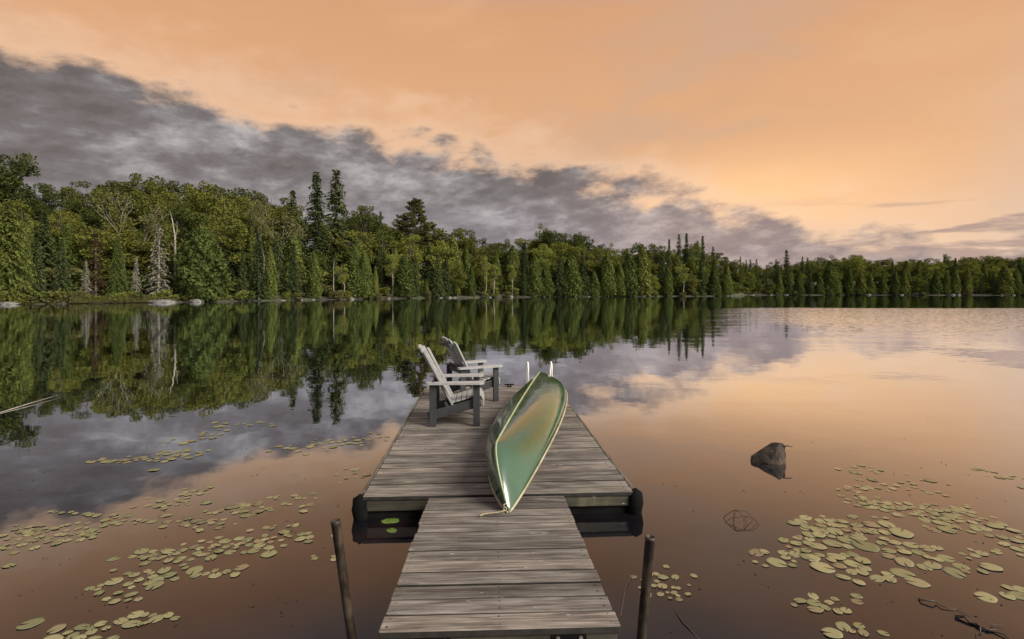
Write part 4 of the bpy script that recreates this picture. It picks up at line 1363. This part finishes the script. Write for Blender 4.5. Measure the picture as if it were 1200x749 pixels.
# strips of water where pads grow: two ends, half width (in rows), count, diameter, label
PATCH = [
    ((905, 640), (1000, 618), 9, 24, (0.12, 0.19), 'pad', 'in the dense cluster right of the tangled twigs'),
    ((960, 615), (1092, 660), 16, 46, (0.12, 0.19), 'pad', 'in the dense cluster right of the tangled twigs'),
    ((965, 655), (1045, 678), 10, 22, (0.14, 0.20), 'pad', 'in the dense cluster right of the tangled twigs'),
    ((955, 690), (1010, 745), 9, 18, (0.09, 0.15), 'pad', 'in the string trailing down from the dense right cluster'),
    ((884, 668), (925, 662), 7, 6, (0.10, 0.14), 'pad', 'in the loose group left of the dense right cluster'),
    ((985, 575), (1050, 600), 9, 28, (0.09, 0.15), 'pad', 'in the long band across the right water'),
    ((1040, 590), (1130, 612), 9, 44, (0.09, 0.15), 'pad', 'in the long band across the right water'),
    ((1110, 605), (1215, 640), 9, 40, (0.09, 0.15), 'pad', 'in the long band across the right water'),
    ((975, 545), (1105, 575), 9, 30, (0.08, 0.13), 'pad_dull', 'in the sparse upper right group'),
    ((1140, 547), (1215, 570), 3, 16, (0.09, 0.13), 'pad_dull', 'in the thin line at the far right'),
    ((1115, 665), (1145, 672), 5, 5, (0.12, 0.17), 'pad', 'in the small group at the lower right'),
    ((1185, 700), (1210, 720), 7, 6, (0.12, 0.17), 'pad', 'in the small group at the right edge'),
    ((1120, 640), (1170, 655), 8, 6, (0.08, 0.12), 'pad', 'scattered below the right band'),
    ((768, 672), (795, 705), 10, 24, (0.055, 0.085), 'pad', 'in the cluster behind the right pipe'),
    ((100, 545), (200, 532), 4, 22, (0.12, 0.18), 'pad', 'in the bright raft on the upper left water'),
    ((165, 540), (250, 525), 7, 24, (0.12, 0.18), 'pad', 'in the bright raft on the upper left water'),
    ((200, 520), (306, 496), 5, 26, (0.12, 0.19), 'pad', 'in the bright raft on the upper left water'),
    ((345, 525), (436, 508), 8, 36, (0.11, 0.16), 'pad_dull', 'in the dull patch left of the dock'),
    ((-20, 655), (100, 615), 10, 42, (0.09, 0.14), 'pad', 'in the long raft along the left edge'),
    ((40, 632), (165, 606), 8, 40, (0.09, 0.14), 'pad', 'in the long raft along the left edge'),
    ((75, 605), (110, 590), 4, 7, (0.09, 0.13), 'pad', 'in the long raft along the left edge'),
    ((160, 600), (245, 575), 7, 26, (0.10, 0.15), 'pad', 'in the middle of the left water'),
    ((210, 620), (290, 590), 8, 26, (0.09, 0.14), 'pad_dull', 'in the middle of the left water'),
    ((260, 605), (335, 583), 6, 24, (0.09, 0.14), 'pad_dull', 'in the middle of the left water'),
    ((170, 690), (195, 640), 16, 34, (0.09, 0.14), 'pad', 'in the upright string on the lower left'),
    ((110, 700), (180, 690), 10, 16, (0.09, 0.14), 'pad', 'in the upright string on the lower left'),
    ((70, 748), (175, 725), 10, 24, (0.10, 0.15), 'pad', 'in the raft at the bottom left'),
    ((215, 680), (260, 662), 6, 9, (0.13, 0.18), 'pad', 'among the larger pads on the lower left'),
    ((225, 645), (290, 630), 8, 26, (0.08, 0.13), 'pad', 'in the patch right of the upright left string'),
    ((300, 638), (362, 628), 9, 24, (0.08, 0.13), 'pad', 'in the patch left of the left pipe'),
    ((330, 620), (345, 615), 5, 6, (0.08, 0.12), 'pad', 'in the patch left of the left pipe'),
    ((360, 590), (425, 560), 12, 16, (0.08, 0.13), 'pad_dull', 'scattered beside the left dock edge'),
    ((370, 658), (395, 650), 4, 4, (0.08, 0.12), 'pad', 'scattered near the left pipe'),
]
allp = []
def py_mid(a, c):
    return (a[1] + c[1]) / 2
for (a, c, hw_, n, (d0_, d1_), mt, where) in PATCH:
    got = []
    tries = 0
    ncen = max(1, n // 5)
    cen = [(a[0] + (c[0] - a[0]) * q + rng.normal() * 4, a[1] + (c[1] - a[1]) * q + rng.normal() * hw_ * 0.5) for q in (np.arange(ncen) + rng.random(ncen)) / ncen]
    while len(got) < n and tries < n * 30:
        tries += 1
        q = cen[int(rng.integers(ncen))]
        sp = 13 if py_mid(a, c) > 590 else 9
        px = q[0] + rng.normal() * sp * 1.25
        py = q[1] + rng.normal() * min(hw_, 9) * 0.42
        if py < 480:
            continue
        p = at(px, py)
        r = (d0_ + (d1_ - d0_) * rng.random()) / 2 * (0.68 if a[0] > 700 else 0.58) * 0.93 * math.exp(max(-0.6, min(0.45, rng.normal() * 0.30)))
        if any((p - g_[0]).length < (r + g_[1]) * 0.80 for g_ in got):
            continue
        got.append((p, r))
    for p, r in got:
        allp.append((p, r, mt, where))
for px, py, r in ((455, 611, 0.055), (461, 610.5, 0.05), (459, 622, 0.045)):
    allp.append((at(px, py), r, 'pad_green', 'in the dark shade under the left dock corner'))
for px, py, wh in ((36, 731, 'alone at the bottom left'), (180, 551, 'below the bright left raft'), (315, 649, 'alone left of the left pipe'), (886, 648, 'alone left of the dense right cluster'), (1155, 700, 'alone at the lower right')):
    allp.append((at(px, py), 0.06, 'pad', wh))
allp.sort(key=lambda q: -q[1] * q[1] / q[0].y ** 3)
BIG, REST = allp[:290], allp[290:]
padlook = {'pad': 'yellow green lily pad', 'pad_green': 'fresh green lily pad', 'pad_dull': 'dull olive lily pad'}
for p, r, mt, where in BIG:
    o = link('lily_pad', PADS[mt][int(rng.integers(7))])
    o.location = (p.x, p.y, 0.001 + 0.004 * rng.random())
    o.rotation_euler = (rng.normal() * 0.02, rng.normal() * 0.02, rng.random() * 6.28)
    o.scale = (r, r, r * 0.38)
    tag(o, f'{padlook[mt]} {where}', 'lily pad', f'{padlook[mt]}s {where}')
vs, fs, at_v = [], [], []
for p, r, mt, where in REST:
    me = PADS['pad'][int(rng.integers(7))]
    o = len(vs)
    an = rng.random() * 6.28
    ca, sa = math.cos(an), math.sin(an)
    z0 = 0.001 + 0.004 * rng.random()
    rr = rng.random()
    for v in me.vertices:
        vs.append((p.x + r * (ca * v.co.x - sa * v.co.y), p.y + r * (sa * v.co.x + ca * v.co.y), z0 + r * 0.38 * v.co.z))
        at_v.append(rr)
    for f in me.polygons:
        fs.append(tuple(i + o for i in f.vertices))
if vs:
    me = bpy.data.meshes.new('lily_pads')
    me.from_pydata(vs, [], fs)
    a_ = me.attributes.new('rnd', 'FLOAT', 'POINT')
    a_.data.foreach_set('value', np.array(at_v, dtype=np.float32))
    me.materials.append(M['pad'])
    tag(link('lily_pads', me), 'smaller lily pads scattered over the farther water', 'lily pads', kind='stuff')

L = Leaves()
for k in range(150):
    px, py = rng.random() * 1200, 480 + 265 * rng.random()
    if 400 < px < 780:
        continue
    p = at(px, py)
    n = 1 + int(rng.integers(2))
    c = np.tile([p.x, p.y, 0.004], (n, 1)) + rng.normal(size=(n, 3)) * np.array([0.03, 0.03, 0.0])
    an = rng.random(n) * 6.28
    ln = (0.006 + 0.012 * rng.random((n, 1)))
    u = np.column_stack([np.cos(an), np.sin(an), np.zeros(n)])
    v = np.column_stack([-np.sin(an), np.cos(an), np.zeros(n)])
    L.add(c, u * ln, v * ln * 0.4, rng.random(n))
tag(link('debris', L.mesh('debris', M['twig'])), 'tiny bits of leaf and bark floating on the water', 'debris', kind='stuff')
